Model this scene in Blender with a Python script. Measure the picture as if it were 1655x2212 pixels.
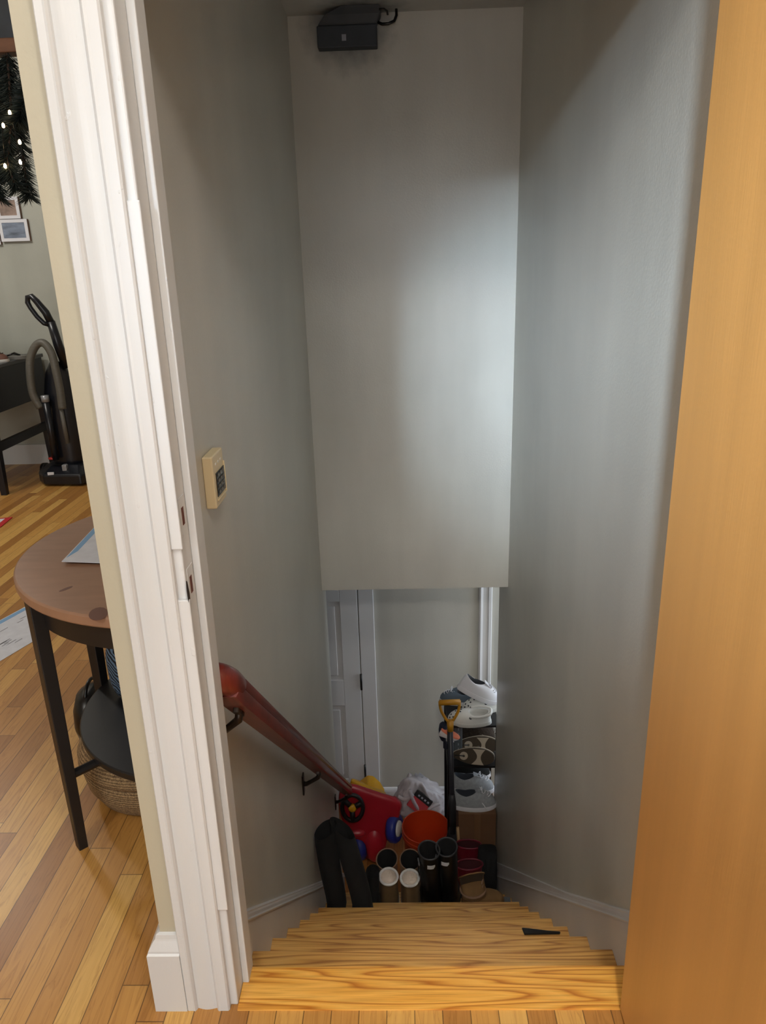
import bpy, bmesh, math, random
from mathutils import Matrix, Vector, Euler
R = math.radians
random.seed(7)
for o in list(bpy.data.objects): bpy.data.objects.remove(o, do_unlink=True)
SC = bpy.context.scene
COL = SC.collection

# ------------------------------------------------------------------ camera
cd = bpy.data.cameras.new('camera'); cam = bpy.data.objects.new('camera', cd); COL.objects.link(cam)
P_, Y_, R_, H_ = 0.32443, 0.02992, -0.03095, 1.4559        # pitch down, yaw, roll, eye height
fw = Vector((-math.sin(Y_)*math.cos(P_), math.cos(Y_)*math.cos(P_), -math.sin(P_)))
rt = Vector((math.cos(Y_), math.sin(Y_), 0)); up = rt.cross(fw)
c_, s_ = math.cos(R_), math.sin(R_)
rt2, up2 = c_*rt + s_*up, -s_*rt + c_*up
m = Matrix((rt2, up2, -fw)).transposed().to_4x4(); m.translation = (0, 0, H_)
cam.matrix_world = m
cd.sensor_fit = 'VERTICAL'; cd.sensor_height = 24.0; cd.lens = 24.0*1600/2212
cd.clip_start = 0.02
SC.camera = cam

# ------------------------------------------------------------------ world, lights, exposure
w = bpy.data.worlds.new('world'); SC.world = w; w.use_nodes = True
w.node_tree.nodes['Background'].inputs[0].default_value = (0.75, 0.85, 1, 1)
w.node_tree.nodes['Background'].inputs[1].default_value = 0.02
SC.view_settings.view_transform = 'Standard'; SC.view_settings.look = 'None'
SC.view_settings.gamma = 1; SC.view_settings.use_curve_mapping = False
SC.view_settings.exposure = 0.0
def area(name, loc, target, sx, sy, power, col, spread=180):
    l = bpy.data.lights.new(name, 'AREA'); l.shape = 'RECTANGLE'; l.size = sx; l.size_y = sy; l.energy = power; l.color = col; l.spread = R(spread)
    o = bpy.data.objects.new(name, l); COL.objects.link(o); o.location = loc
    o.rotation_euler = (Vector(target)-Vector(loc)).to_track_quat('-Z', 'Y').to_euler(); return o
def point(name, loc, r, power, col):
    l = bpy.data.lights.new(name, 'POINT'); l.shadow_soft_size = r; l.energy = power; l.color = col
    o = bpy.data.objects.new(name, l); COL.objects.link(o); o.location = loc; return o
LIGHTS = [
    ('P', 'hall_ceiling_lamp', (0.33, 0.05, 2.75), 0.12, 47, (1.0, 0.98, 0.94)),
    ('P', 'hall_side_lamp', (-1.5, -0.7, 2.75), 0.14, 57, (1.0, 0.98, 0.94)),
    ('A', 'doorway_fill_beam', (-1.05, -3.8, 2.47), (0.94, 3.4, 0.9), 0.28, 0.3, 6.0, (0.64, 0.82, 1.0), 16),  # added narrow bluish beam through the doorway; no window stands at this spot
    ('A', 'hall_soft_fill', (-0.6, -3.9, 2.3), (0.0, 3.4, 0.0), 2.5, 1.0, 37.34, (0.86, 0.93, 1.0)),  # added broad soft fill for the stairwell, wider than the hall windows
    ('A', 'hall_low_fill', (-0.5, -3.9, 0.8), (-0.3, 1.0, 0.6), 2.5, 1.0, 50, (0.92, 0.96, 1.0)),  # added low fill to lift the lower casing, no window of its own
    ('P', 'living_room_lamp', (-3.0, 4.0, 2.6), 0.14, 58.61, (1.0, 0.97, 0.92)),
    ('A', 'entry_door_daylight', (1.9, 4.0, -1.0), (0.4, 4.3, -1.0), 0.5, 1.3, 13.09, (0.68, 0.83, 1.0)),
    ('A', 'stairwell_fill_beam', (0.0, -1.8, 2.85), (1.35, 3.0, 0.2), 0.25, 0.25, 4.85, (1.0, 0.98, 0.94), 50),  # added beam into the stairwell, spread narrowed to miss the left casing
    ('A', 'tread_fill_beam', (0.05, -1.0, 2.95), (0.10, 1.55, -0.15), 0.16, 0.16, 1.0, (1.0, 0.96, 0.88), 26),  # added narrow fill on treads and casing foot, not a fitted lamp
    ('P', 'entry_fill', (1.3, 3.9, -0.35), 0.1, 6.5, (0.88, 0.94, 1.0)),  # added fill for the things around the landing, stands for no lamp
]
ONLY = None
for i_, L in enumerate(LIGHTS):
    if ONLY is not None and i_ != ONLY: continue
    if L[0] == 'P': point(*L[1:])
    else: area(*L[1:])

# ------------------------------------------------------------------ materials
def srgb(r, g, b):
    f = lambda v: (v/255/12.92) if v/255 <= 0.04045 else ((v/255+0.055)/1.055)**2.4
    return (f(r), f(g), f(b), 1)
def mat(name, col, rough=0.5, spec=0.5, metal=0, var=0.0, vscale=8.0, stretch=(1, 1, 1), bump=0.0, bscale=60.0, bstretch=None, trans=0, alpha=1, emit=None, sheen=0, coat=0):
    M = bpy.data.materials.new(name); M.use_nodes = True
    nt = M.node_tree; b = nt.nodes['Principled BSDF']
    b.inputs['Base Color'].default_value = col; b.inputs['Roughness'].default_value = rough
    b.inputs['Specular IOR Level'].default_value = spec; b.inputs['Metallic'].default_value = metal
    b.inputs['Transmission Weight'].default_value = trans; b.inputs['Alpha'].default_value = alpha
    b.inputs['Sheen Weight'].default_value = sheen; b.inputs['Coat Weight'].default_value = coat
    if emit:
        b.inputs['Emission Color'].default_value = emit[0]; b.inputs['Emission Strength'].default_value = emit[1]
    if var or bump:
        tc = nt.nodes.new('ShaderNodeTexCoord')
        def noise(sc, st, det):
            mp = nt.nodes.new('ShaderNodeMapping'); mp.inputs['Scale'].default_value = st
            nt.links.new(tc.outputs['Object'], mp.inputs[0])
            n = nt.nodes.new('ShaderNodeTexNoise'); n.inputs['Scale'].default_value = sc; n.inputs['Detail'].default_value = det
            nt.links.new(mp.outputs[0], n.inputs['Vector']); return n
        if var:
            n = noise(vscale, stretch, 5); r = nt.nodes.new('ShaderNodeValToRGB')
            r.color_ramp.elements[0].position = 0.3; r.color_ramp.elements[1].position = 0.7
            r.color_ramp.elements[0].color = tuple(c*(1-var) for c in col[:3])+(1,)
            r.color_ramp.elements[1].color = tuple(min(1, c*(1+var)) for c in col[:3])+(1,)
            nt.links.new(n.outputs[0], r.inputs[0]); nt.links.new(r.outputs[0], b.inputs['Base Color'])
        if bump:
            n = noise(bscale, bstretch or stretch, 4); bp = nt.nodes.new('ShaderNodeBump'); bp.inputs['Strength'].default_value = bump
            bp.inputs['Distance'].default_value = 0.01
            nt.links.new(n.outputs[0], bp.inputs['Height']); nt.links.new(bp.outputs[0], b.inputs['Normal'])
    return M

class NB:                                           # small node helper
    def __init__(s, name):
        s.M = bpy.data.materials.new(name); s.M.use_nodes = True; s.nt = s.M.node_tree; s.b = s.nt.nodes['Principled BSDF']
        s.tc = s.nt.nodes.new('ShaderNodeTexCoord')
    def n(s, t, **kw):
        nd = s.nt.nodes.new(t)
        for k, v in kw.items(): setattr(nd, k, v)
        return nd
    def l(s, a, b): s.nt.links.new(a, b)
    def math(s, op, a, b=None):
        nd = s.n('ShaderNodeMath', operation=op)
        for i, v in enumerate((a, b)):
            if v is None: continue
            if isinstance(v, (int, float)): nd.inputs[i].default_value = v
            else: s.l(v, nd.inputs[i])
        return nd.outputs[0]
    def ramp(s, fac, stops):
        r = s.n('ShaderNodeValToRGB'); e = r.color_ramp.elements
        while len(e) < len(stops): e.new(0.5)
        for el, (p, c) in zip(e, stops): el.position = p; el.color = c
        s.l(fac, r.inputs[0]); return r.outputs[0]
    def mix(s, fac, a, b, bt='MIX'):
        x = s.n('ShaderNodeMix', data_type='RGBA', blend_type=bt)
        for i, v in ((0, fac), (6, a), (7, b)):
            if isinstance(v, (int, float, tuple)): x.inputs[i].default_value = v
            else: s.l(v, x.inputs[i])
        return x.outputs[2]

def plank_floor(name, stops, wid=0.057, length=0.95, rough=0.36):
    k = NB(name); sp = k.n('ShaderNodeSeparateXYZ'); k.l(k.tc.outputs['Object'], sp.inputs[0])
    xs = k.math('DIVIDE', sp.outputs[0], wid); bx = k.math('FLOOR', xs)
    w1 = k.n('ShaderNodeTexWhiteNoise', noise_dimensions='1D'); k.l(bx, w1.inputs['W'])
    ys = k.math('ADD', k.math('DIVIDE', sp.outputs[1], length), k.math('MULTIPLY', w1.outputs[0], 7.3)); by = k.math('FLOOR', ys)
    cv = k.n('ShaderNodeCombineXYZ'); k.l(bx, cv.inputs[0]); k.l(by, cv.inputs[1])
    w2 = k.n('ShaderNodeTexWhiteNoise', noise_dimensions='3D'); k.l(cv.outputs[0], w2.inputs['Vector'])
    base = k.ramp(w2.outputs[0], stops)
    gv = k.n('ShaderNodeCombineXYZ')
    k.l(k.math('ADD', k.math('MULTIPLY', sp.outputs[0], 34.0), k.math('MULTIPLY', w2.outputs[0], 40.0)), gv.inputs[0])
    k.l(k.math('ADD', k.math('MULTIPLY', sp.outputs[1], 2.6), k.math('MULTIPLY', w2.outputs[0], 31.0)), gv.inputs[1])
    g = k.n('ShaderNodeTexNoise'); g.inputs['Scale'].default_value = 1.0; g.inputs['Detail'].default_value = 6; g.inputs['Distortion'].default_value = 0.6
    k.l(gv.outputs[0], g.inputs['Vector'])
    rings = k.math('FRACT', k.math('MULTIPLY', g.outputs[0], 7.0))
    gm = k.ramp(rings, [(0.0, (0.70, 0.62, 0.54, 1)), (0.30, (1, 1, 1, 1)), (1.0, (0.88, 0.84, 0.78, 1))])
    c = k.mix(0.8, base, gm, 'MULTIPLY')
    fx = k.math('FRACT', xs); ex = k.math('MINIMUM', fx, k.math('SUBTRACT', 1.0, fx))
    fy = k.math('FRACT', ys); ey = k.math('MULTIPLY', k.math('MINIMUM', fy, k.math('SUBTRACT', 1.0, fy)), length/wid)
    seam = k.math('LESS_THAN', k.math('MINIMUM', ex, ey), 0.018)
    c = k.mix(k.math('MULTIPLY', seam, 0.75), c, (0.05, 0.022, 0.008, 1))
    k.l(c, k.b.inputs['Base Color']); k.b.inputs['Roughness'].default_value = rough
    bp = k.n('ShaderNodeBump'); bp.inputs['Strength'].default_value = 0.2; bp.inputs['Distance'].default_value = 0.001
    k.l(k.math('SUBTRACT', k.math('MULTIPLY', g.outputs[0], 0.5), k.math('MULTIPLY', seam, 2.0)), bp.inputs['Height']); k.l(bp.outputs[0], k.b.inputs['Normal'])
    return k.M
def oak_tread(name, c0, c1, c2, rough=0.3):
    k = NB(name); oi = k.n('ShaderNodeObjectInfo'); sp = k.n('ShaderNodeSeparateXYZ'); k.l(k.tc.outputs['Object'], sp.inputs[0])
    cv = k.n('ShaderNodeCombineXYZ'); k.l(k.math('MULTIPLY', sp.outputs[0], 0.75), cv.inputs[0])
    k.l(k.math('MULTIPLY', sp.outputs[1], 15.0), cv.inputs[1]); k.l(k.math('ADD', k.math('MULTIPLY', sp.outputs[2], 17.0), k.math('MULTIPLY', oi.outputs['Random'], 50.0)), cv.inputs[2])
    g = k.n('ShaderNodeTexNoise'); g.inputs['Scale'].default_value = 1.0; g.inputs['Detail'].default_value = 2.0; g.inputs['Distortion'].default_value = 0.22
    k.l(cv.outputs[0], g.inputs['Vector'])
    rings = k.math('FRACT', k.math('MULTIPLY', g.outputs[0], 13.0))
    c = k.ramp(rings, [(0.0, c2), (0.12, c1), (0.35, c0), (0.75, c1), (1.0, c2)])
    fv = k.n('ShaderNodeMapping'); fv.inputs['Scale'].default_value = (9, 260, 260); k.l(k.tc.outputs['Object'], fv.inputs[0])
    f = k.n('ShaderNodeTexNoise'); f.inputs['Scale'].default_value = 1.0; f.inputs['Detail'].default_value = 3; k.l(fv.outputs[0], f.inputs['Vector'])
    c = k.mix(0.5, c, k.ramp(f.outputs[0], [(0.35, (0.6, 0.55, 0.5, 1)), (0.55, (1, 1, 1, 1))]), 'MULTIPLY')
    k.l(c, k.b.inputs['Base Color']); k.b.inputs['Roughness'].default_value = rough
    bp = k.n('ShaderNodeBump'); bp.inputs['Strength'].default_value = 0.15; bp.inputs['Distance'].default_value = 0.002
    k.l(f.outputs[0], bp.inputs['Height']); k.l(bp.outputs[0], k.b.inputs['Normal'])
    return k.M
def wall_paint(name, col, rough, dirt=0.09, bump=0.06, soot=None):
    k = NB(name)
    n1 = k.n('ShaderNodeTexNoise'); n1.inputs['Scale'].default_value = 1.7; n1.inputs['Detail'].default_value = 5; k.l(k.tc.outputs['Object'], n1.inputs['Vector'])
    mp = k.n('ShaderNodeMapping'); mp.inputs['Scale'].default_value = (5, 5, 0.8); k.l(k.tc.outputs['Object'], mp.inputs[0])
    n2 = k.n('ShaderNodeTexNoise'); n2.inputs['Scale'].default_value = 1.0; n2.inputs['Detail'].default_value = 4; k.l(mp.outputs[0], n2.inputs['Vector'])
    d = tuple(c*(1-dirt) for c in col[:3])+(1,); l = tuple(c*(1+dirt) for c in col[:3])+(1,)
    c = k.ramp(k.math('MULTIPLY', k.math('ADD', n1.outputs[0], n2.outputs[0]), 0.5), [(0.36, d), (0.62, l)])
    if soot:
        ds = k.n('ShaderNodeVectorMath', operation='DISTANCE'); k.l(k.tc.outputs['Object'], ds.inputs[0]); ds.inputs[1].default_value = soot
        ns = k.n('ShaderNodeTexNoise'); ns.inputs['Scale'].default_value = 26; ns.inputs['Detail'].default_value = 5; k.l(k.tc.outputs['Object'], ns.inputs['Vector'])
        f = k.math('ADD', ds.outputs['Value'], k.math('MULTIPLY', k.math('SUBTRACT', ns.outputs[0], 0.5), 0.10))
        c = k.mix(k.ramp(f, [(0.06, (0.85, 0.85, 0.85, 1)), (0.21, (0, 0, 0, 1))]), c, srgb(60, 64, 68))
    k.l(c, k.b.inputs['Base Color'])
    k.l(k.math('ADD', k.math('MULTIPLY', n2.outputs[0], 0.22), rough-0.11), k.b.inputs['Roughness'])
    n3 = k.n('ShaderNodeTexNoise'); n3.inputs['Scale'].default_value = 130; n3.inputs['Detail'].default_value = 2; k.l(k.tc.outputs['Object'], n3.inputs['Vector'])
    n4 = k.n('ShaderNodeTexNoise'); n4.inputs['Scale'].default_value = 7; n4.inputs['Detail'].default_value = 3; k.l(k.tc.outputs['Object'], n4.inputs['Vector'])
    bp = k.n('ShaderNodeBump'); bp.inputs['Strength'].default_value = bump; bp.inputs['Distance'].default_value = 0.01
    k.l(k.math('ADD', n3.outputs[0], k.math('MULTIPLY', n4.outputs[0], 2.5)), bp.inputs['Height']); k.l(bp.outputs[0], k.b.inputs['Normal'])
    return k.M

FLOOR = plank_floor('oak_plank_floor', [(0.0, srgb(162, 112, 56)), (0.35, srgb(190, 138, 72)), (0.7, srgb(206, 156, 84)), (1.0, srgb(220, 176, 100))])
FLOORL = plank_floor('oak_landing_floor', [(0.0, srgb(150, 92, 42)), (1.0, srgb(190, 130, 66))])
OAK = oak_tread('oak_tread', srgb(222, 174, 102), srgb(210, 158, 86), srgb(164, 110, 52))
OAKT = oak_tread('oak_threshold', srgb(240, 184, 92), srgb(228, 166, 72), srgb(184, 112, 38), 0.28)
GREY = wall_paint('grey_green_wall_paint', srgb(195, 191, 181), 0.36)
GREYS = wall_paint('grey_green_wall_paint_with_soot', srgb(195, 191, 181), 0.36, soot=(-0.18, 3.40, 2.37))
CEILS = wall_paint('ceiling_paint_with_soot', srgb(190, 187, 180), 0.7, soot=(-0.13, 3.38, 2.40))
GREYL = wall_paint('grey_room_wall_paint', srgb(168, 170, 160), 0.6)
BEIGE = wall_paint('beige_wall_paint', srgb(180, 173, 152), 0.55, 0.03, 0.03)
CREAM = wall_paint('cream_wall_paint', srgb(214, 206, 188), 0.6)
CEIL = wall_paint('ceiling_paint', srgb(200, 196, 188), 0.7)
def chipped_white():
    k = NB('white_gloss_trim_chipped'); k.b.inputs['Base Color'].default_value = srgb(205, 206, 206); k.b.inputs['Roughness'].default_value = 0.34
    def nz(sc, st, det=4):
        mp = k.n('ShaderNodeMapping'); mp.inputs['Scale'].default_value = st; k.l(k.tc.outputs['Object'], mp.inputs[0])
        n = k.n('ShaderNodeTexNoise'); n.inputs['Scale'].default_value = sc; n.inputs['Detail'].default_value = det; k.l(mp.outputs[0], n.inputs['Vector']); return n.outputs[0]
    chip = k.ramp(nz(38, (1.6, 1.6, 0.8), 2), [(0.715, (0, 0, 0, 1)), (0.735, (1, 1, 1, 1))])
    bp = k.n('ShaderNodeBump'); bp.inputs['Strength'].default_value = 0.35; bp.inputs['Distance'].default_value = 0.004
    k.l(k.math('ADD', k.math('MULTIPLY', nz(60, (1, 1, 0.25)), 0.28), k.math('MULTIPLY', chip, 0.45)), bp.inputs['Height']); k.l(bp.outputs[0], k.b.inputs['Normal'])
    return k.M
WHITE = chipped_white()
WHITE2 = mat('white_door_paint', srgb(226, 224, 224), 0.35, var=0.02, vscale=5)
SKIRT = mat('white_stair_skirting_paint', srgb(214, 210, 208), 0.35, var=0.03, vscale=6)
ORANGE_DOOR = mat('varnished_birch_door', srgb(206, 152, 86), 0.36, var=0.09, vscale=1.6, stretch=(9, 9, 0.5), bump=0.03, bscale=30)
REDWOOD = mat('red_mahogany_rail', srgb(98, 32, 24), 0.32, var=0.3, vscale=6, stretch=(30, 2, 2), coat=0.15)
BRACKET = mat('dark_bronze_metal', srgb(62, 52, 46), 0.35, metal=0.8)
BLACKW = mat('black_painted_wood', srgb(26, 24, 25), 0.42)
PINE = mat('pine_brown_stain', srgb(152, 116, 92), 0.42, var=0.08, vscale=3, stretch=(3, 14, 3))
KNOT = mat('dark_wood_knot', srgb(104, 66, 52), 0.45)
DARKBLUE = mat('blue_black_lacquer', srgb(26, 28, 36), 0.38)
PLASTK = mat('black_plastic', srgb(22, 24, 30), 0.3)
PLASTG = mat('grey_plastic', srgb(98, 96, 90), 0.45)
SILV = mat('silver_plastic', srgb(150, 152, 155), 0.35, metal=0.3)
REDP = mat('red_plastic', srgb(168, 30, 42), 0.3)
YELP = mat('yellow_plastic', srgb(214, 158, 24), 0.35)
BLUP = mat('blue_plastic', srgb(38, 50, 130), 0.35)
BLKP = mat('matt_black_plastic', srgb(30, 26, 28), 0.4)
CREP = mat('cream_plastic', srgb(222, 206, 168), 0.4)
WHTP = mat('white_foam', srgb(226, 224, 218), 0.5)
ORGP = mat('orange_bucket_plastic', srgb(196, 62, 24), 0.4)
BAGM = mat('translucent_white_bag', srgb(206, 198, 200), 0.32, var=0.14, vscale=14, alpha=0.74, bump=0.7, bscale=16)
CARD = mat('brown_cardboard', srgb(102, 71, 46), 0.75, var=0.08, vscale=12)
SUEDE = mat('tan_suede', srgb(98, 74, 45), 0.9, var=0.12, vscale=22)
FLEECE = mat('white_fleece', srgb(232, 228, 224), 0.95, bump=0.6, bscale=120)
FLEECEI = mat('beige_fleece_lining', srgb(224, 208, 194), 0.95, bump=0.6, bscale=90)
TANL = mat('tan_leather', srgb(142, 108, 84), 0.6, var=0.1, vscale=20)
BROWNS = mat('brown_nubuck', srgb(116, 85, 50), 0.85, var=0.18, vscale=14)
RUBK = mat('black_rubber', srgb(12, 12, 13), 0.32)
INK = mat('black_lining', srgb(10, 9, 9), 0.9)
KNIT = mat('black_suede', srgb(15, 14, 14), 0.9, var=0.2, vscale=30)
KNIT2 = mat('charcoal_suede', srgb(22, 22, 22), 0.9, var=0.15, vscale=30)
BURG = mat('burgundy_rubber', srgb(100, 17, 33), 0.35)
BURGI = mat('dark_burgundy_lining', srgb(58, 8, 16), 0.8)
SNKG = mat('light_grey_knit', srgb(148, 150, 153), 0.8, var=0.12, vscale=60)
SNKW = mat('white_leather', srgb(226, 224, 228), 0.5)
SOLEW = mat('off_white_rubber', srgb(206, 204, 198), 0.6)
DGREY = mat('dark_grey_lining', srgb(60, 62, 66), 0.9)
CHAR = mat('charcoal_rubber', srgb(38, 38, 42), 0.55)
SOLEB = mat('brown_rubber_sole', srgb(66, 54, 40), 0.7)
SOLET = mat('pale_tan_sole', srgb(176, 162, 142), 0.7)
FUR = mat('dark_brown_fur', srgb(58, 46, 36), 0.95, var=0.35, vscale=50, stretch=(1, 4, 1))
GREYF = mat('slate_grey_fabric', srgb(84, 90, 94), 0.9, var=0.1, vscale=40)
SHAFT = mat('charcoal_fibreglass', srgb(44, 44, 50), 0.45)
YHAND = mat('mustard_yellow_plastic', srgb(190, 132, 30), 0.45, var=0.06, vscale=30)
ASH = mat('pale_ash_wood', srgb(160, 128, 88), 0.6)
PAPER = mat('white_printed_paper', srgb(214, 218, 228), 0.7, var=0.06, vscale=26)
PBLUE = mat('pale_blue_print', srgb(128, 172, 214), 0.7)
PGREY = mat('grey_print', srgb(150, 152, 162), 0.7)
PRED = mat('red_print', srgb(196, 44, 50), 0.6)
NAVY = mat('navy_fabric', srgb(20, 24, 44), 0.8)
NEED = mat('dark_green_needles', srgb(34, 46, 44), 0.7, var=0.4, vscale=20)
BULB = mat('warm_bulb', (1, 0.75, 0.45, 1), 0.3, emit=((1, 0.72, 0.38, 1), 14))
BEAMW = mat('brown_beam_wood', srgb(120, 84, 62), 0.6, var=0.2, vscale=4, stretch=(2, 10, 10))
SLATE = mat('slate_blue_panel', srgb(60, 68, 76), 0.6, var=0.2, vscale=10)
PHOTO = mat('blue_grey_photo', srgb(112, 124, 142), 0.5, var=0.5, vscale=9, stretch=(1, 1, 3))
PHOTO2 = mat('warm_photo', srgb(142, 122, 110), 0.5, var=0.5, vscale=12)
FRAMEW = mat('white_frame', srgb(214, 216, 222), 0.5)
FRAMEB = mat('brown_frame_edge', srgb(120, 84, 66), 0.6)
GLASS = mat('window_pane_glass', (0.9, 0.95, 1, 1), 0.05, trans=1.0)
def basket_mat():
    k = NB('woven_seagrass'); wv = k.n('ShaderNodeTexWave', wave_type='BANDS', bands_direction='Z'); wv.inputs['Scale'].default_value = 38; wv.inputs['Distortion'].default_value = 5; wv.inputs['Detail'].default_value = 3; wv.inputs['Detail Scale'].default_value = 9
    k.l(k.tc.outputs['Object'], wv.inputs['Vector'])
    n = k.n('ShaderNodeTexNoise'); n.inputs['Scale'].default_value = 110; k.l(k.tc.outputs['Object'], n.inputs['Vector'])
    f = k.math('MULTIPLY', k.math('ADD', wv.outputs[1], n.outputs[0]), 0.5)
    k.l(k.ramp(f, [(0.2, srgb(96, 74, 48)), (0.8, srgb(180, 150, 108))]), k.b.inputs['Base Color']); k.b.inputs['Roughness'].default_value = 0.8
    bp = k.n('ShaderNodeBump'); bp.inputs['Strength'].default_value = 0.8; bp.inputs['Distance'].default_value = 0.006; k.l(f, bp.inputs['Height']); k.l(bp.outputs[0], k.b.inputs['Normal'])
    return k.M
BASK = basket_mat()
def pattern_cloth():
    k = NB('blue_black_woven_pattern'); mp = k.n('ShaderNodeMapping'); mp.inputs['Rotation'].default_value = (0.5, 0.4, 0.6); k.l(k.tc.outputs['Object'], mp.inputs[0])
    wv = k.n('ShaderNodeTexWave', wave_type='BANDS'); wv.inputs['Scale'].default_value = 32; wv.inputs['Distortion'].default_value = 7; wv.inputs['Detail'].default_value = 1; k.l(mp.outputs[0], wv.inputs['Vector'])
    k.l(k.ramp(wv.outputs[1], [(0.42, srgb(22, 26, 34)), (0.55, srgb(96, 122, 150))]), k.b.inputs['Base Color']); k.b.inputs['Roughness'].default_value = 0.9
    return k.M
CLOTHP = pattern_cloth()

# ------------------------------------------------------------------ builders
WM = {}
class B:
    def __init__(s): s.v = []; s.f = []; s.mi = []; s.cur = 0
    def add(s, vs, fs):
        o = len(s.v); s.v += [Vector(p) for p in vs]
        for f in fs: s.f.append([i+o for i in f]); s.mi.append(s.cur)
        return s
    def box(s, x0, x1, y0, y1, z0, z1, M=None):
        vs = [Vector((x, y, z)) for z in (z0, z1) for y in (y0, y1) for x in (x0, x1)]
        if M: vs = [M @ p for p in vs]
        return s.add(vs, [(0, 2, 3, 1), (4, 5, 7, 6), (0, 1, 5, 4), (2, 6, 7, 3), (0, 4, 6, 2), (1, 3, 7, 5)])
    def prism(s, pts, d):                            # polygon pts (3-D, planar) extruded by vector d
        n = len(pts); d = Vector(d); a = [Vector(p) for p in pts]
        nrm = sum(((a[i]-a[0]).cross(a[(i+1) % n]-a[0]) for i in range(n)), Vector())
        if nrm.dot(d) > 0: a = a[::-1]
        return s.add(a+[p+d for p in a], [tuple(range(n)), tuple(range(2*n-1, n-1, -1))]+[(i, i+n, (i+1) % n+n, (i+1) % n) for i in range(n)])
    def loft(s, rings, close=True, cap0=True, cap1=True):
        n = len(rings[0]); o = []
        for r in rings: o += list(r)
        fs = []
        for k in range(len(rings)-1):
            for i in range(n if close else n-1):
                j = (i+1) % n; fs.append((k*n+i, k*n+j, (k+1)*n+j, (k+1)*n+i))
        if cap0: fs.append(tuple(range(n-1, -1, -1)))
        if cap1: fs.append(tuple(range((len(rings)-1)*n, len(rings)*n)))
        return s.add(o, fs)
    def tube(s, path, r, n=10, caps=True, closed=False):
        P = [Vector(p) for p in path]; m_ = len(P); rings = []; rr = r if isinstance(r, (list, tuple)) else [r]*m_
        prev = None
        for i in range(m_):
            if closed: t = P[(i+1) % m_]-P[i-1]
            else: t = P[min(i+1, m_-1)]-P[max(i-1, 0)]
            t.normalize()
            if prev is None:
                u = t.cross(Vector((0, 0, 1)) if abs(t.z) < 0.9 else Vector((1, 0, 0))); u.normalize()
            else:
                u = prev-t*prev.dot(t); u.normalize()
            prev = u; v = t.cross(u)
            rings.append([P[i]+rr[i]*(math.cos(2*math.pi*k/n)*u+math.sin(2*math.pi*k/n)*v) for k in range(n)])
        if closed: rings.append(rings[0]); return s.loft(rings, True, False, False)
        return s.loft(rings, True, caps, caps)
    def lathe(s, prof, n=32, M=None, cap0=True, cap1=True):
        rings = [[Vector((r*math.cos(2*math.pi*k/n), r*math.sin(2*math.pi*k/n), z)) for k in range(n)] for r, z in prof]
        if M: rings = [[M @ p for p in r] for r in rings]
        return s.loft(rings, True, cap0, cap1)
    def build(s, name, mats, parent=None, smooth=False, bevel=0, seg=2, sub=0, solid=0, auto=None):
        me = bpy.data.meshes.new(name); vs = s.v
        if parent is not None:
            inv = WM[parent].inverted(); vs = [inv @ p for p in vs]
        me.from_pydata([tuple(p) for p in vs], [], s.f); me.validate()
        if not isinstance(mats, (list, tuple)): mats = [mats]
        for q in mats: me.materials.append(q)
        if len(mats) > 1:
            for p, i in zip(me.polygons, s.mi): p.material_index = i
        if smooth or auto:
            for p in me.polygons: p.use_smooth = True
        bm = bmesh.new(); bm.from_mesh(me); bmesh.ops.recalc_face_normals(bm, faces=bm.faces)
        if auto:
            for e in bm.edges:
                if len(e.link_faces) == 2 and e.calc_face_angle(0) > R(auto): e.smooth = False
        bm.to_mesh(me); bm.free()
        o = bpy.data.objects.new(name, me); COL.objects.link(o)
        if parent is not None: o.parent = parent; WM[o] = WM[parent]
        else: WM[o] = Matrix()
        if bevel:
            q = o.modifiers.new('bevel', 'BEVEL'); q.width = bevel; q.segments = seg; q.limit_method = 'ANGLE'
        if solid:
            q = o.modifiers.new('solid', 'SOLIDIFY'); q.thickness = solid; q.offset = 0
        if sub:
            q = o.modifiers.new('sub', 'SUBSURF'); q.levels = sub; q.render_levels = sub
        return o
def tag(o, label, cat, group=None, kind=None):
    o['label'] = label; o['category'] = cat
    if group: o['group'] = group
    if kind: o['kind'] = kind
    return o
def thing(name, label, cat, loc=(0, 0, 0), group=None):
    o = bpy.data.objects.new(name, None); COL.objects.link(o); o.location = loc; o.empty_display_size = 0.1
    WM[o] = Matrix.Translation(loc); return tag(o, label, cat, group)
def struct(o, label, cat): return tag(o, label, cat, None, 'structure')
def pose(o, loc, rz=0, rx=0, ry=0):
    o.location = loc; o.rotation_euler = (rx, ry, rz); return o
def dup(root, label=None):
    r = root.copy(); COL.objects.link(r)
    if label: r['label'] = label
    for ch in list(root.children):
        c = ch.copy(); COL.objects.link(c); c.parent = r
        for g in list(ch.children):
            d = g.copy(); COL.objects.link(d); d.parent = c
    return r
def arc(c, r, a0, a1, n, ax='xz'):
    out = []
    for i in range(n+1):
        a = a0+(a1-a0)*i/n; u, v = r*math.cos(a), r*math.sin(a)
        out.append(Vector(c)+{'xz': Vector((u, 0, v)), 'xy': Vector((u, v, 0)), 'yz': Vector((0, u, v))}[ax])
    return out

def smoothpath(P, n=6):
    P = [Vector(p) for p in P]; out = []
    for i in range(len(P)-1):
        p0, p1, p2, p3 = P[max(i-1, 0)], P[i], P[i+1], P[min(i+2, len(P)-1)]
        for k in range(n):
            t = k/n; out.append(0.5*((2*p1)+(p2-p0)*t+(2*p0-5*p1+4*p2-p3)*t*t+(3*p1-p0-3*p2+p3)*t**3))
    return out+[P[-1]]

# ------------------------------------------------------------------ dimensions
XL, XR, Y0, RUN, RISE, YB, ZC, ZH = -0.4225, 0.5135, 1.218, 0.21653, 0.20152, 3.414, 2.396, -0.104
NS = 11; ZL = -RISE*NS; YF = 4.38; YEND = Y0+RUN*NS

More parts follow.
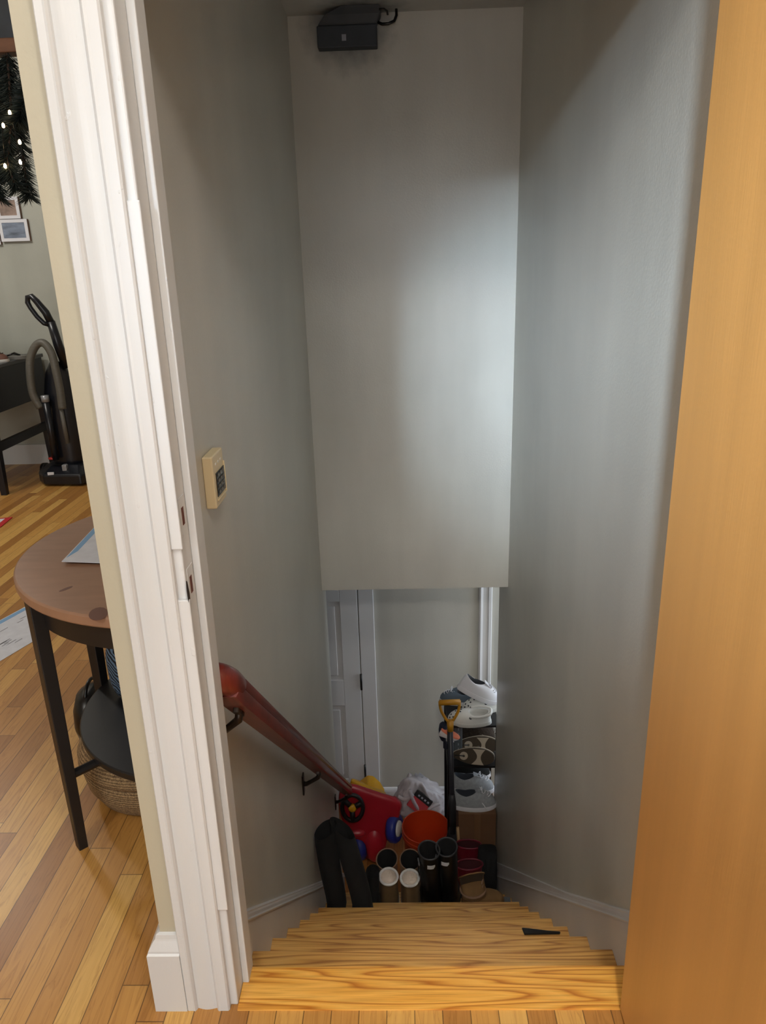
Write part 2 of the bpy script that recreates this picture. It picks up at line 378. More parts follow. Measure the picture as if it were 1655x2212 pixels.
# ------------------------------------------------------------------ structure: upstairs
b = B(); b.box(-5.5, 2.4, -4, Y0-0.103, -0.10, 0); b.box(-5.5, -0.501, Y0-0.103, 5.75, -0.10, 0); b.box(-0.501, -0.366, Y0-0.103, Y0, -0.10, 0); b.box(0.4695, 2.4, Y0-0.103, Y0, -0.10, 0)
struct(b.build('floor', FLOOR), 'orange oak strip floor of the hall and living room', 'floor')
HC = 3.05
b = B(); b.box(-5.5, 2.4, -4, 1.222, HC, HC+0.1); b.box(-5.5, -0.501, 1.222, 5.75, HC, HC+0.1)
struct(b.build('ceiling', CEIL), 'pale ceiling of the hall and living room', 'ceiling')
struct(B().box(XL, XR, 1.222, YB+0.12, ZC, ZC+0.1).build('ceiling_stairwell', CEILS), 'grey ceiling over the stairs', 'ceiling')
def wall(name, box, m_, label): return struct(B().box(*box).build(name, m_), label, 'wall')
wl = B(); wl.box(-0.508, XL, 1.134, 5.75, -0.10, HC); wl.box(-0.501, XL, 1.3, YEND-0.03, ZL-0.1, -0.10); wl.cur = 1
wl.box(-0.5085, XL-0.002, 1.1325, 1.136, 0, HC)
struct(wl.build('wall_left', [GREY, BEIGE]), 'grey stairwell wall with the handrail on it', 'wall')
wall('wall_right', (XR, XR+0.09, 1.134, 3.725, ZL-0.1, ZC), GREY, 'grey stairwell wall beside the orange door')
wall('wall_back', (XL, XR, YB, YB+0.12, ZH, ZC), GREYS, 'grey end wall hanging over the foot of the stairs')
wr = B(); wr.box(0.486, 2.4, 1.134, 1.222, 0, HC); wr.box(XL, 0.486, 1.134, 1.222, 2.05, HC)
struct(wr.build('wall_front', BEIGE), 'hall wall over and beside the stair doorway', 'wall')
wall('wall_north', (-5.5, -0.501, 5.75, 5.85, 0, HC), GREYL, 'grey far wall of the living room behind the vacuum cleaner')
wall('wall_west', (-5.6, -5.5, -4, 5.75, 0, HC), CREAM, 'cream wall on the far side of the living room')
wall('wall_south', (-5.5, 2.4, -4.1, -4, 0, HC), CREAM, 'cream wall at the back of the hall')
wall('wall_east', (2.4, 2.5, -4, 1.134, 0, HC), CREAM, 'cream hall wall')
wall('baseboard_north', (-5.5, -0.501, 5.732, 5.75, 0, 0.16), WHITE, 'white baseboard under the living room wall')
# header beam across the living room with a dark panel above it
b = B(); b.box(-3.4, -0.501, 2.99, 3.06, 2.205, 2.250)
struct(b.build('trim_beam', BEAMW, bevel=0.004), 'brown wooden beam above the evergreen garland', 'beam')
b = B(); b.box(-3.4, -0.501, 3.0, 3.05, 2.250, HC)
struct(b.build('wall_beam', SLATE), 'dark slate panel above the brown beam', 'wall')

# door casing, jamb and stop on the left of the doorway
cas = thing('trim_casing', 'white painted door casing and jamb with gouged edge beside the stair doorway', 'door casing', (-0.44, 1.12, 0)); cas['kind'] = 'structure'
prof = [(-0.470, 0), (-0.470, -0.017), (-0.468, -0.019), (-0.457, -0.019), (-0.4535, -0.020), (-0.4505, -0.0165), (-0.449, -0.0125)]
for i in range(9):
    t_ = i/8; prof.append((-0.4485+0.0385*t_, -0.0125-0.0035*math.sin(math.pi*t_)))
prof += [(-0.409, -0.0135), (-0.4075, -0.017), (-0.404, -0.020), (-0.400, -0.019), (-0.385, -0.019), (-0.382, -0.016), (-0.382, 0)]
def casing(pr, z0, z1): return B().prism([(x, 1.134+y, z0) for x, y in pr], (0, 0, z1-z0))
o = casing(prof, 0, 2.10).build('casing', WHITE, cas)
JX = -0.367
jb = B(); jb.box(XL, JX-0.0, 1.128, 1.226, 0, 2.05)
jb.build('jamb', WHITE, cas, bevel=0.003)
st = B(); st.box(JX, JX+0.0135, 1.176, 1.222, 0, 2.05)
st.build('door_stop', WHITE, cas, bevel=0.002)
# patched hinge mortises standing proud of the jamb edge
B().box(JX-0.016, JX+0.0035, 1.1225, 1.129, 1.02, 1.55).build('patch', WHITE, cas, bevel=0.002)
B().box(JX-0.018, JX+0.0045, 1.1215, 1.129, 0.26, 0.93).build('patch', WHITE, cas, bevel=0.002)
for zz in (1.068, 0.945):
    sp = B(); sp.box(JX+0.0, JX+0.0012, 1.138, 1.170, zz-0.034, zz+0.034)
    p_ = sp.build('strike_plate', WHITE, cas, bevel=0.0005)
    h = B(); h.box(JX+0.0008, JX+0.0018, 1.147, 1.158, zz-0.014, zz+0.016)
    h.build('latch_hole', mat('rusty_hole', srgb(96, 44, 22), 0.7), p_)
g = B(); g.loft([[Vector((JX+0.0026+0.0006*k, 1.121+0.006*i/1+wob, z)) for i, z, wob in ((0, 0.965, 0.001), (1, 0.962, 0), (1.6, 0.94, 0.001), (1.4, 0.905, 0.002), (1.0, 0.900, 0.003), (-0.1, 0.93, 0), (-0.2, 0.95, 0))] for k in range(2)])
g.build('gouge', mat('splintered_dark_wood', srgb(44, 34, 28), 0.9), cas)
# head casing and jamb
hd = B(); hd.box(JX, 0.486, 1.128, 1.226, 2.03, 2.05); hd.box(-0.474, 0.58, 1.115, 1.134, 2.05, 2.14)
struct(hd.build('trim_head', WHITE, bevel=0.003), 'white head casing over the stair doorway', 'door casing')
rj = B(); rj.box(0.470, 0.486, 1.128, 1.222, 0, 2.03); rj.box(0.490, 0.58, 1.118, 1.134, 0, 2.05)
struct(rj.build('trim_hinge_jamb', WHITE, bevel=0.003), 'white casing behind the hinge edge of the orange door', 'door casing')
# little baseboard block on the wall end
bb = B(); BX, BY = -0.536, 1.112
bb.loft([[Vector(p) for p in ((-0.470, 1.134, z), (-0.470, 1.134-d, z), (-0.508-d2, 1.134-d, z), (-0.508-d2, 5.73, z), (-0.508, 5.73, z), (-0.508, 1.134, z))] for z, d, d2 in ((0, 0.020, 0.028), (0.150, 0.020, 0.028), (0.153, 0.016, 0.026), (0.158, 0.016, 0.025), (0.178, 0.009, 0.014), (0.182, 0.008, 0.010), (0.192, 0.007, 0.008), (0.195, 0.001, 0.001))])
struct(bb.build('baseboard_left', WHITE), 'white baseboard wrapped around the end of the beige wall', 'baseboard')
# the open slab door
dr = thing('door_1', 'open flush door of orange varnished birch with scuffed edge', 'door', (0.433, 1.112, 0)); dr['kind'] = 'structure'
B().box(0.416, 0.451, 0.312, 1.113, 0.008, 2.02).build('door_slab', ORANGE_DOOR, dr, bevel=0.003)
for zz in (0.25, 1.75):
    hb = B(); hb.tube([(0.4535, 1.118, zz-0.045), (0.4535, 1.118, zz+0.045)], 0.006); hb.build('hinge', BRACKET, dr, smooth=True)
kb = B(); kb.lathe([(0.0, 0.05), (0.02, 0.048), (0.027, 0.035), (0.02, 0.018), (0.011, 0.012), (0.011, 0.0), (0.03, 0.0)][::-1], 20, Matrix.Translation((0.451, 0.375, 0.96)) @ Matrix.Rotation(R(90), 4, 'Y'))
kb.build('door_knob', mat('brass', srgb(176, 140, 70), 0.3, metal=1), dr, smooth=True)
# two windows at the back of the hall, behind the photographer
for i, (x0, x1, z0, z1) in enumerate(((-2.45, -1.35, 0.85, 2.15), (0.4, 1.1, 1.5, 2.2))):
    wd = thing('window_%d' % (i+1), ('tall' if i == 0 else 'small')+' white framed window at the back of the hall', 'window', ((x0+x1)/2, -3.99, z0)); wd['kind'] = 'structure'
    fr = B()
    for a in ((x0-.06, x0, z0-.06, z1+.06), (x1, x1+.06, z0-.06, z1+.06), (x0, x1, z0-.06, z0), (x0, x1, z1, z1+.06), (x0, x1, (z0+z1)/2-.02, (z0+z1)/2+.02)):
        fr.box(a[0], a[1], -4, -3.96, a[2], a[3])
    fr.build('window_frame', WHITE, wd); B().box(x0, x1, -3.995, -3.985, z0, z1).build('pane', mat('bright_sky_pane', (0.8, 0.9, 1, 1), 0.1, emit=((0.72, 0.85, 1, 1), 0.25)), wd)

# ------------------------------------------------------------------ structure: downstairs
b = B(); b.box(-2.0, 2.2, Y0+RUN*(NS-1)-0.02, YF+0.1, ZL-0.1, ZL)
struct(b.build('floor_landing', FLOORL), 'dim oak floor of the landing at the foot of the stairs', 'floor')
b = B(); b.box(-2.0, XL, YEND-0.03, YF+0.1, ZH, ZH+0.02); b.box(XL, 2.2, YB+0.12, YF+0.1, ZH, ZH+0.02); b.box(XR+0.09, 2.2, 2.6, YB+0.12, ZH, ZH+0.02)
struct(b.build('ceiling_landing', CEIL), 'low ceiling over the landing', 'ceiling')
wall('wall_far', (-2.0, 2.2, YF, YF+0.1, ZL-0.1, ZH), GREY, 'grey wall at the far side of the landing')
b = B(); b.box(-2.0, -0.501, 3.30, YEND-0.03, ZL-0.1, ZH); b.box(-2.1, -2.0, 3.3, YF+0.1, ZL-0.1, ZH)
struct(b.build('wall_landing_left', GREY), 'grey walls of the passage left of the landing', 'wall')
b = B(); b.box(0.6035, 2.2, 3.0, 3.1, ZL-0.1, ZH); b.box(2.2, 2.3, 3.0, YF+0.1, ZL-0.1, ZH)
struct(b.build('wall_landing_right', CREAM), 'walls of the entry right of the landing', 'wall')
b = B(); b.box(0.6035, 2.2, 3.1, Y0+RUN*(NS-1)-0.02, ZL-0.1, ZL)
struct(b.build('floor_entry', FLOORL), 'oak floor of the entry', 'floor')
# white panel door on the far wall, left
wdn = thing('door_2', 'white panelled door with a black hinge on the far landing wall', 'door', (-0.7, YF, ZL)); wdn['kind'] = 'structure'
dx0, dx1 = -1.075, -0.316; yf = YF-0.004
slab = B(); slab.box(dx0, dx1, yf-0.012, yf, ZL+0.01, ZL+2.02)
def rail(x0, x1, z0, z1): slab.box(x0, x1, yf-0.021, yf-0.012, ZL+z0, ZL+z1)
for x0, x1 in ((dx0, dx0+0.115), (-0.752, -0.640), (dx1-0.115, dx1)): rail(x0, x1, 0.01, 2.02)
for z0, z1 in ((0.01, 0.22), (0.82, 1.02), (1.60, 1.70), (1.91, 2.02)): rail(dx0+0.115, -0.752, z0, z1); rail(-0.640, dx1-0.115, z0, z1)
slab.build('door_slab', WHITE2, wdn, bevel=0.003)
for x0, x1 in ((dx0+0.15, -0.787), (-0.605, dx1-0.15)):
    for z0, z1 in ((0.255, 0.785), (1.055, 1.565), (1.735, 1.875)):
        B().box(x0, x1, yf-0.018, yf-0.012, ZL+z0, ZL+z1).build('panel', WHITE2, wdn, bevel=0.005)
for zz in (0.275, 1.0, 1.75):
    hb = B(); hb.tube([(dx1+0.004, yf-0.024, ZL+zz-0.055), (dx1+0.004, yf-0.024, ZL+zz+0.065)], 0.0075); hb.build('hinge', RUBK, wdn, smooth=True)
b = B(); b.box(dx1+0.006, -0.211, YF-0.024, YF, ZL, ZL+2.10); b.box(dx0-0.105, dx0-0.006, YF-0.024, YF, ZL, ZL+2.10); b.box(dx0-0.006, dx1+0.006, YF-0.024, YF, ZL+2.03, ZL+2.10)
struct(b.build('trim_1', WHITE2, bevel=0.004), 'white casing around the panelled door on the landing', 'door casing')
def base_prof(y, s): return [(y, 0), (y-s*0.014, 0), (y-s*0.014, 0.10), (y-s*0.011, 0.115), (y-s*0.006, 0.125), (y, 0.13)]
b = B(); b.prism([(-0.211, y, ZL+z) for y, z in base_prof(YF, 1)], (0.684, 0, 0)); b.prism([(0.565, y, ZL+z) for y, z in base_prof(YF, 1)], (1.6, 0, 0))
struct(b.build('baseboard_far', WHITE2), 'white baseboard along the far wall of the landing', 'baseboard')
b = B(); pr = [(0.474, 0), (0.474, -0.018), (0.484, -0.024), (0.500, -0.018), (0.530, -0.018), (0.536, -0.026), (0.552, -0.026), (0.556, -0.016), (0.560, 0)]
b.prism([(x, YF+y, ZL) for x, y in pr], (0, 0, 2.11))
struct(b.build('trim_2', WHITE2), 'white vertical moulding on the far wall behind the shoe rack', 'moulding')
# entry door with a glazed light in the wall on the right (the source of the blue daylight)
ew = thing('window_3', 'glazed entry door light right of the landing', 'window', (2.19, 3.95, ZL)); ew['kind'] = 'structure'
fr = B()
for y0, y1, z0, z1 in ((3.6, 3.7, 0, 2.0), (4.2, 4.3, 0, 2.0), (3.7, 4.2, 0, 0.5), (3.7, 4.2, 1.85, 2.0)): fr.box(2.16, 2.2, y0, y1, ZL+z0, ZL+z1)
fr.build('window_frame', WHITE2, ew); B().box(2.18, 2.19, 3.7, 4.2, ZL+0.5, ZL+1.85).build('pane', bpy.data.materials['bright_sky_pane'], ew)
# stair skirtings: a painted board with a moulded cap running down each wall
def skirt(name, x, s, label):
    b = B(); th = 0.012*s
    def zn(y): return -(y-Y0)*RISE/RUN
    ya, yb = (1.222, YEND-0.035) if s > 0 else (1.235, 3.72)
    b.prism([(x, ya, zn(ya)-0.45), (x, ya, zn(ya)+0.098), (x, yb, max(zn(yb), ZL)+0.098), (x, yb, ZL-0.02), (x, YEND-0.4, ZL-0.02)], (th, 0, 0))
    prof = [(0, 0.098), (0.017, 0.098), (0.018, 0.103), (0.0135, 0.107), (0.0125, 0.116), (0.010, 0.122), (0.0105, 0.126), (0.006, 0.1295), (0, 0.130)]
    yk = Y0+RUN*NS-0.02
    rings = [[Vector((x+s*d, y, zn(y)+h)) for d, h in prof] for y in (ya, min(yb, yk))]
    if yb > yk: rings.append([Vector((x+s*d, yb, zn(yk)+h)) for d, h in prof])
    b.loft(rings); struct(b.build(name, SKIRT), label, 'skirting board')
skirt('baseboard_stair_left', XL, 1, 'white skirting stepping down beside the stairs under the handrail')
skirt('baseboard_stair_right', XR, -1, 'white skirting stepping down beside the stairs next to the orange door')

# ------------------------------------------------------------------ staircase
sc = thing('staircase', 'steep oak staircase running down between the grey walls', 'stairs', (0.045, Y0, 0))
xa, xb = XL+0.0125, XR-0.0125
def tread(y0, y1, z, x0, x1, name, m_):
    t_ = 0.027; pr = [(y0, z), (y1-0.010, z), (y1-0.004, z-0.002), (y1, z-0.009), (y1, z-0.018), (y1-0.006, z-t_), (y0, z-t_)]
    return B().prism([(x0, y, zz) for y, zz in pr], (x1-x0, 0, 0)).build(name, m_, sc, auto=40)
tread(Y0-0.103, Y0, 0.004, -0.366, 0.4695, 'threshold', OAKT)
for k in range(1, NS):
    tread(Y0+RUN*(k-1)-0.022, Y0+RUN*k, -RISE*k, xa, xb, 'tread', OAK)
for k in range(NS):
    yr = Y0+RUN*k-0.022
    B().box(xa, xb, yr-0.018, yr, -RISE*(k+1), -RISE*k-(0.027 if k else 0.023)).build('riser', OAK, sc)
def on_tread(k): return -RISE*k

# ------------------------------------------------------------------ handrail
hr = thing('handrail', 'dark red wooden handrail on bronze brackets along the grey wall', 'handrail', (-0.35, 1.2, 0.75))
A, Bp = Vector((-0.350, 1.262, 0.678)), Vector((-0.350, 3.445, -1.343))
dv = (Bp-A).normalized(); nv = Vector((1, 0, 0)).cross(dv).normalized()
if nv.z < 0: nv = -nv
rp = [(-0.021, -0.030), (0.021, -0.030), (0.026, -0.020), (0.026, -0.004), (0.020, 0.002), (0.024, 0.010), (0.024, 0.020), (0.015, 0.029), (0, 0.032), (-0.015, 0.029), (-0.024, 0.020), (-0.024, 0.010), (-0.020, 0.002), (-0.026, -0.004), (-0.026, -0.020)]
rings = []
L_ = (Bp-A).length
for t_ in (-0.004, 0.035, L_-0.004, L_):
    sc_ = 0.85 if t_ == L_ else (0.75 if t_ < 0 else 1)
    rings.append([A+dv*t_+Vector((x*sc_, 0, 0))+nv*z*sc_ for x, z in rp])
B().loft(rings).build('rail', REDWOOD, hr, auto=35)
B().tube(smoothpath([(XL+0.002, 1.250, 0.712), (-0.395, 1.246, 0.712), (-0.366, 1.248, 0.706), (-0.352, 1.262, 0.688), (-0.350, 1.285, 0.664)], 5), 0.0285, 16).build('rail_return', REDWOOD, hr, smooth=True)
for Yc in (1.335, 2.40, 3.40):
    t_ = (Yc-A.y)/dv.y; c = A+dv*t_-nv*0.030
    br = B(); wp = Vector((XL+0.004, c.y+0.04, c.z-0.085))
    br.tube([c+Vector((0, 0, -0.004)), c+Vector((-0.004, 0.004, -0.026)), c+Vector((-0.03, 0.02, -0.055)), wp+Vector((0.012, 0, 0)), wp], [0.008, 0.009, 0.008, 0.009, 0.010])
    bo = br.build('bracket', BRACKET, hr, smooth=True)
    pl = B(); pl.box(-0.006, 0.006, -0.030, 0.030, -0.010, 0.003, Matrix.Translation(c) @ Matrix((Vector((1, 0, 0)), dv, nv)).transposed().to_4x4()); pl.build('saddle', BRACKET, bo, bevel=0.002)
    wpn = B(); wpn.box(XL, XL+0.006, wp.y-0.016, wp.y+0.016, wp.z-0.045, wp.z+0.045); wpn.build('wall_plate', BRACKET, bo, bevel=0.003)

# ------------------------------------------------------------------ alarm keypad on the left wall
kp = thing('alarm_keypad', 'cream alarm keypad with dark keys on the grey wall by the doorway', 'keypad', (XL, 1.545, 1.02))
b = B(); y0, y1, z0, z1 = 1.498, 1.592, 0.966, 1.080
b.box(XL, XL+0.0225, y0, y1, z0, z1); b.build('housing', CREP, kp, bevel=0.003)
B().box(XL+0.0225, XL+0.0245, y0+0.016, y1-0.006, z0+0.022, z0+0.075).build('key_panel', RUBK, kp, bevel=0.001)
B().box(XL+0.0225, XL+0.0262, y1-0.007, y1-0.003, z0+0.014, z0+0.085).build('bezel', CREP, kp, bevel=0.001)
B().box(XL+0.0225, XL+0.0262, y0+0.012, y1-0.007, z0+0.014, z0+0.018).build('bezel', CREP, kp, bevel=0.001)
for i in range(4):
    for j in range(3):
        yy = y0+0.024+j*0.021; zz = z0+0.028+i*0.0125
        B().box(XL+0.0245, XL+0.0268, yy, yy+0.013, zz, zz+0.007).build('key', PLASTG, kp, bevel=0.001)
for j in range(3):
    B().box(XL+0.0225, XL+0.0236, y0+0.02+j*0.022, y0+0.028+j*0.022, z0+0.092, z0+0.096).build('indicator', WHTP, kp)

# ------------------------------------------------------------------ dark box at the top of the end wall
bx = thing('junction_box', 'dark grey box with curled wires where end wall meets ceiling', 'junction box', (-0.18, YB, 2.33))
b = B(); b.box(-0.303, -0.066, YB-0.055, YB, 2.268, 2.345); b.build('box_body', mat('dark_blue_grey_box', srgb(54, 58, 64), 0.6, var=0.15, vscale=14), bx, bevel=0.004)
b = B(); b.loft([[Vector((x, y, z)) for x, y in q] for z, q in ((2.345, [(-0.300, YB-0.054), (-0.068, YB-0.054), (-0.068, YB-0.001), (-0.300, YB-0.001)]), (2.375, [(-0.27, YB-0.075), (-0.05, YB-0.075), (-0.05, YB-0.001), (-0.27, YB-0.001)]), (2.3955, [(-0.20, YB-0.11), (-0.05, YB-0.11), (-0.05, YB-0.001), (-0.20, YB-0.001)]))])
b.build('mount', mat('grey_mount', srgb(70, 72, 76), 0.7, var=0.15, vscale=12), bx, bevel=0.006)
b = B(); b.tube([(-0.06, YB-0.04, 2.352), (-0.045, YB-0.05, 2.343), (-0.02, YB-0.055, 2.342), (0.003, YB-0.05, 2.352), (0.012, YB-0.045, 2.372), (0.012, YB-0.04, 2.394)], 0.0055)
b.build('wire', RUBK, bx, smooth=True)
b = B(); b.tube([(-0.055, YB-0.09, 2.382), (-0.035, YB-0.085, 2.384), (-0.024, YB-0.08, 2.378), (-0.022, YB-0.075, 2.366)], 0.004); b.build('wire', RUBK, bx, smooth=True)
B().box(-0.205, -0.188, YB-0.0575, YB-0.055, 2.290, 2.312).build('sticker', PGREY, bx)

# ------------------------------------------------------------------ half-round table in the living room
tb = thing('half_round_table', 'half-round side table with pine top and black legs against the wall', 'table', (-0.6, 1.88, 0))
TC = Vector((-0.556, 1.885, 0)); TR = 0.468; XW = -0.520
def half(r, cx, cy, n=48):
    pts = []
    a0 = math.acos(min(1, (XW-cx)/r)); 
    for i in range(n+1):
        a = a0+(2*math.pi-2*a0)*i/n; pts.append((cx+r*math.cos(a), cy+r*math.sin(a)))
    return pts
def halfdisc(r, cx, cy, z0, z1, name, m_, bev): return B().prism([(x, y, z0) for x, y in half(r, cx, cy)], (0, 0, z1-z0)).build(name, m_, tb, bevel=bev, auto=30)
top = halfdisc(TR, TC.x, TC.y, 0.722, 0.75, 'tabletop', PINE, 0.005)
for kx, ky, ax_, ay_, rz in ((-0.80, 1.58, 0.018, 0.006, 1.0), (-0.67, 1.445, 0.020, 0.034, 0.4), (-0.85, 1.78, 0.016, 0.028, 0.7)):
    B().loft([[Vector((kx+ax_*math.cos(a)*math.cos(rz)-ay_*math.sin(a)*math.sin(rz), ky+ax_*math.cos(a)*math.sin(rz)+ay_*math.sin(a)*math.cos(rz), z)) for a in [2*math.pi*i/14 for i in range(14)]] for z in (0.7495, 0.7503)]).build('knot', KNOT, top)
ap = B(); pt = half(TR-0.03, TC.x, TC.y); ap.loft([[Vector((x, y, z)) for x, y in pt] for z in (0.655, 0.722)]); ap.build('apron', BLACKW, tb, auto=30)
halfdisc(0.375, -0.575, 1.90, 0.228, 0.25, 'shelf', BLACKW, 0.004)
for lx, ly in ((-0.880, 1.576), (-0.948, 1.985), (-0.545, 1.50), (-0.545, 2.29)):
    b = B(); ang = math.atan2(ly-TC.y, lx-TC.x) if lx < -0.6 else 0
    M_ = Matrix.Translation((lx, ly, 0)) @ Matrix.Rotation(ang if lx < -0.6 else 0, 4, 'Z')
    rings = [[M_ @ Vector((x*s, y*s, z)) for x, y in ((-0.015, -0.018), (0.015, -0.018), (0.015, 0.018), (-0.015, 0.018))] for z, s in ((0, 0.78), (0.35, 1.0), (0.722, 1.12))]
    b.loft(rings).build('leg', BLACKW, tb, bevel=0.002)
for lx, ly in ((-0.880, 1.576),):
    d_ = Vector((-0.80-lx, 1.66-ly, 0)); B().tube([(lx, ly, 0.225), (lx+d_.x, ly+d_.y, 0.225)], 0.012, 8).build('shelf_support', BLACKW, tb)
# paper on the table
pp = thing('paper_sheet', 'printed white sheet with blue edge lying on the half-round table', 'paper', (-0.76, 1.85, 0.75))
b = B(); q = [(-0.874, 1.730), (-0.66, 1.713), (-0.63, 2.02), (-0.905, 2.06)]
b.loft([[Vector((x, y, 0.7506+dz+(0.008 if i == 0 else 0.0025 if i == 1 else 0))) for i, (x, y) in enumerate(q)] for dz in (0, 0.0012)]); b.build('sheet', PAPER, pp)
b = B(); b.loft([[Vector((x, y, z)) for x, y, z in ((-0.872, 1.745, 0.7590), (-0.858, 1.745, 0.7588), (-0.885, 2.04, 0.7525), (-0.902, 2.04, 0.7525))], [Vector((x, y, z+0.0004)) for x, y, z in ((-0.872, 1.745, 0.7590), (-0.858, 1.745, 0.7588), (-0.885, 2.04, 0.7525), (-0.902, 2.04, 0.7525))]]); b.build('printed_edge', PBLUE, pp)
for i in range(6):
    y = 1.76+i*0.04; x = -0.835-0.09*(y-1.76)+random.uniform(0, 0.02); zz = 0.7580-(y-1.73)*0.018
    B().box(x, x+0.05+random.uniform(0, 0.05), y, y+0.007, zz-0.004, zz-0.0005).build('printed_line', PGREY, pp)
# big printed paper on the floor
fp = thing('paper_poster', 'white printed poster with pale blue band lying on the oak floor', 'poster', (-1.75, 2.8, 0))
e1 = Vector((-1.745, 3.095, 0)); e2 = Vector((-1.553, 2.745, 0)); ux = Vector((-0.55, -0.835, 0)).normalized()
def quad(b, p, q, r_, s_, z, t=0.0006): return b.loft([[Vector((v.x, v.y, z+dz)) for v in (p, q, r_, s_)] for dz in (0, t)])
lft = Vector((-0.36, -0.93, 0)).normalized()
left = Vector((-0.35, -0.94, 0)).normalized(); wv_ = Vector((-1.617, 2.567, 0))-e2
b = B(); quad(b, e1, e2, e2+wv_*3.0, e1+wv_*3.0, 0.001); b.build('sheet', PAPER, fp)
ac = (e2-e1); b = B(); s0 = e1+ac*0.02+wv_*0.2; b_ = quad(b, e1+ac*0.02+wv_*0.22, e1+ac*0.10+wv_*0.05, e1+ac*0.13+wv_*3, e1+ac*0.02+wv_*3, 0.0018); b.build('printed_band', PBLUE, fp)
for i in range(14):
    u_, v_ = random.uniform(0.22, 0.9), random.uniform(0.1, 1.6); p = e1+ac*u_+wv_*v_
    b = B(); quad(b, p, p+ac*0.018, p+ac*0.018+wv_*random.uniform(0.1, 0.3), p+wv_*0.2, 0.0018, 0.0003); b.build('printed_line', PGREY, fp)
rc = thing('magazine', 'red bordered magazine on the floor by the far wall desk', 'magazine', (-2.54, 4.28, 0))
q = [Vector(p) for p in ((-2.47, 4.37, 0), (-2.452, 4.19, 0), (-2.75, 4.10, 0), (-2.80, 4.30, 0))]
b = B(); quad(b, *q, 0.001, 0.004); b.build('cover', PRED, rc)
cc = sum(q, Vector())/4; b = B(); quad(b, *[cc+(p-cc)*0.78 for p in q], 0.005, 0.0006); b.build('cover_picture', PAPER, rc)
# basket under the table
bk = thing('wicker_basket', 'woven seagrass basket on the floor under the half-round table', 'basket', (-0.745, 1.86, 0))
b = B(); b.lathe([(0.155, 0.002), (0.185, 0.02), (0.205, 0.06), (0.212, 0.10), (0.208, 0.128)], 48, Matrix.Translation((-0.745, 1.86, 0)), True, False); b.build('basket_body', BASK, bk, smooth=True, solid=0.012)
b = B(); b.lathe([(0.213, 0.122), (0.221, 0.132), (0.220, 0.150), (0.208, 0.175), (0.19, 0.195), (0.15, 0.205), (0.10, 0.20)], 48, Matrix.Translation((-0.745, 1.86, 0)), False, False); b.build('folded_rim', BASK, bk, smooth=True, solid=0.010)
# patterned textile leaning on the shelf, small dark pouch behind
ct = thing('patterned_pillow', 'blue and black patterned pillow standing on the lower table shelf', 'pillow', (-0.74, 1.9, 0.25))
b = B(); rings = []
Mp = Matrix.Translation((-0.735, 1.905, 0.345)) @ Matrix.Rotation(R(94), 4, 'Z') @ Matrix.Rotation(R(-6), 4, 'Y')
for i in range(9):
    t_ = -1+2*i/8; hw = 0.145*(1-0.1*abs(t_)**3); th = 0.028*math.sqrt(max(0.02, 1-t_*t_))+0.003
    rings.append([Mp @ Vector((th*math.sin(a), hw*math.cos(a), 0.092*t_)) for a in [2*math.pi*k/20 for k in range(20)]])
b.loft(rings).build('pillow_cover', CLOTHP, ct, smooth=True)
pt_ = thing('black_pouch', 'small black pouch on the floor behind the half-round table', 'pouch', (-1.02, 2.02, 0))
b = B(); b.lathe([(0.02, 0.0), (0.065, 0.003), (0.075, 0.05), (0.07, 0.11), (0.055, 0.15), (0.02, 0.165)], 20, Matrix.Translation((-1.04, 2.10, 0)) @ Matrix.Diagonal((0.8, 1.3, 1, 1))); b.build('pouch_body', RUBK, pt_, smooth=True)
b = B(); b.tube(arc((-1.04, 2.10, 0.14), 0.05, 0.2, math.pi-0.2, 12, 'yz'), 0.006); b.build('handle', RUBK, pt_, smooth=True)

# ------------------------------------------------------------------ desk, vacuum, pictures, garland
dk = thing('desk', 'dark blue-black console desk against the far living room wall', 'desk', (-3.3, 5.2, 0))
X1 = -2.735; Z1 = 0.876; X0 = -4.3; YA, YBk = 4.84, 5.70
B().box(X0, X1, YA, YBk, Z1-0.025, Z1).build('desktop', mat('worn_grey_desktop', srgb(76, 78, 80), 0.4), dk, bevel=0.003)
B().box(X0+0.01, X1-0.012, YA+0.015, YBk-0.01, 0.56, Z1-0.025).build('drawer_case', DARKBLUE, dk, bevel=0.003)
for i in range(2):
    xs_ = X0+0.04+i*0.75
    d_ = B().box(xs_, xs_+0.71, YA+0.003, YA+0.015, 0.59, Z1-0.05).build('drawer_front', DARKBLUE, dk, bevel=0.002)
    B().lathe([(0.006, 0), (0.006, 0.012), (0.015, 0.02), (0.012, 0.028), (0.0, 0.03)], 14, Matrix.Translation((xs_+0.355, YA+0.003, 0.71)) @ Matrix.Rotation(R(90), 4, 'X')).build('knob', BRACKET, d_, smooth=True)
for lx in (X0+0.045, X1-0.045):
    for ly in (YA+0.045, YBk-0.045):
        B().loft([[Vector((lx+sx*s, ly+sy*s, z)) for sx, sy in ((-1, -1), (1, -1), (1, 1), (-1, 1))] for z, s in ((0, 0.020), (0.56, 0.032))]).build('leg', DARKBLUE, dk, bevel=0.002)
B().box(X1-0.062, X1-0.03, YA+0.045, YBk-0.045, 0.30, 0.36).build('stretcher', DARKBLUE, dk)

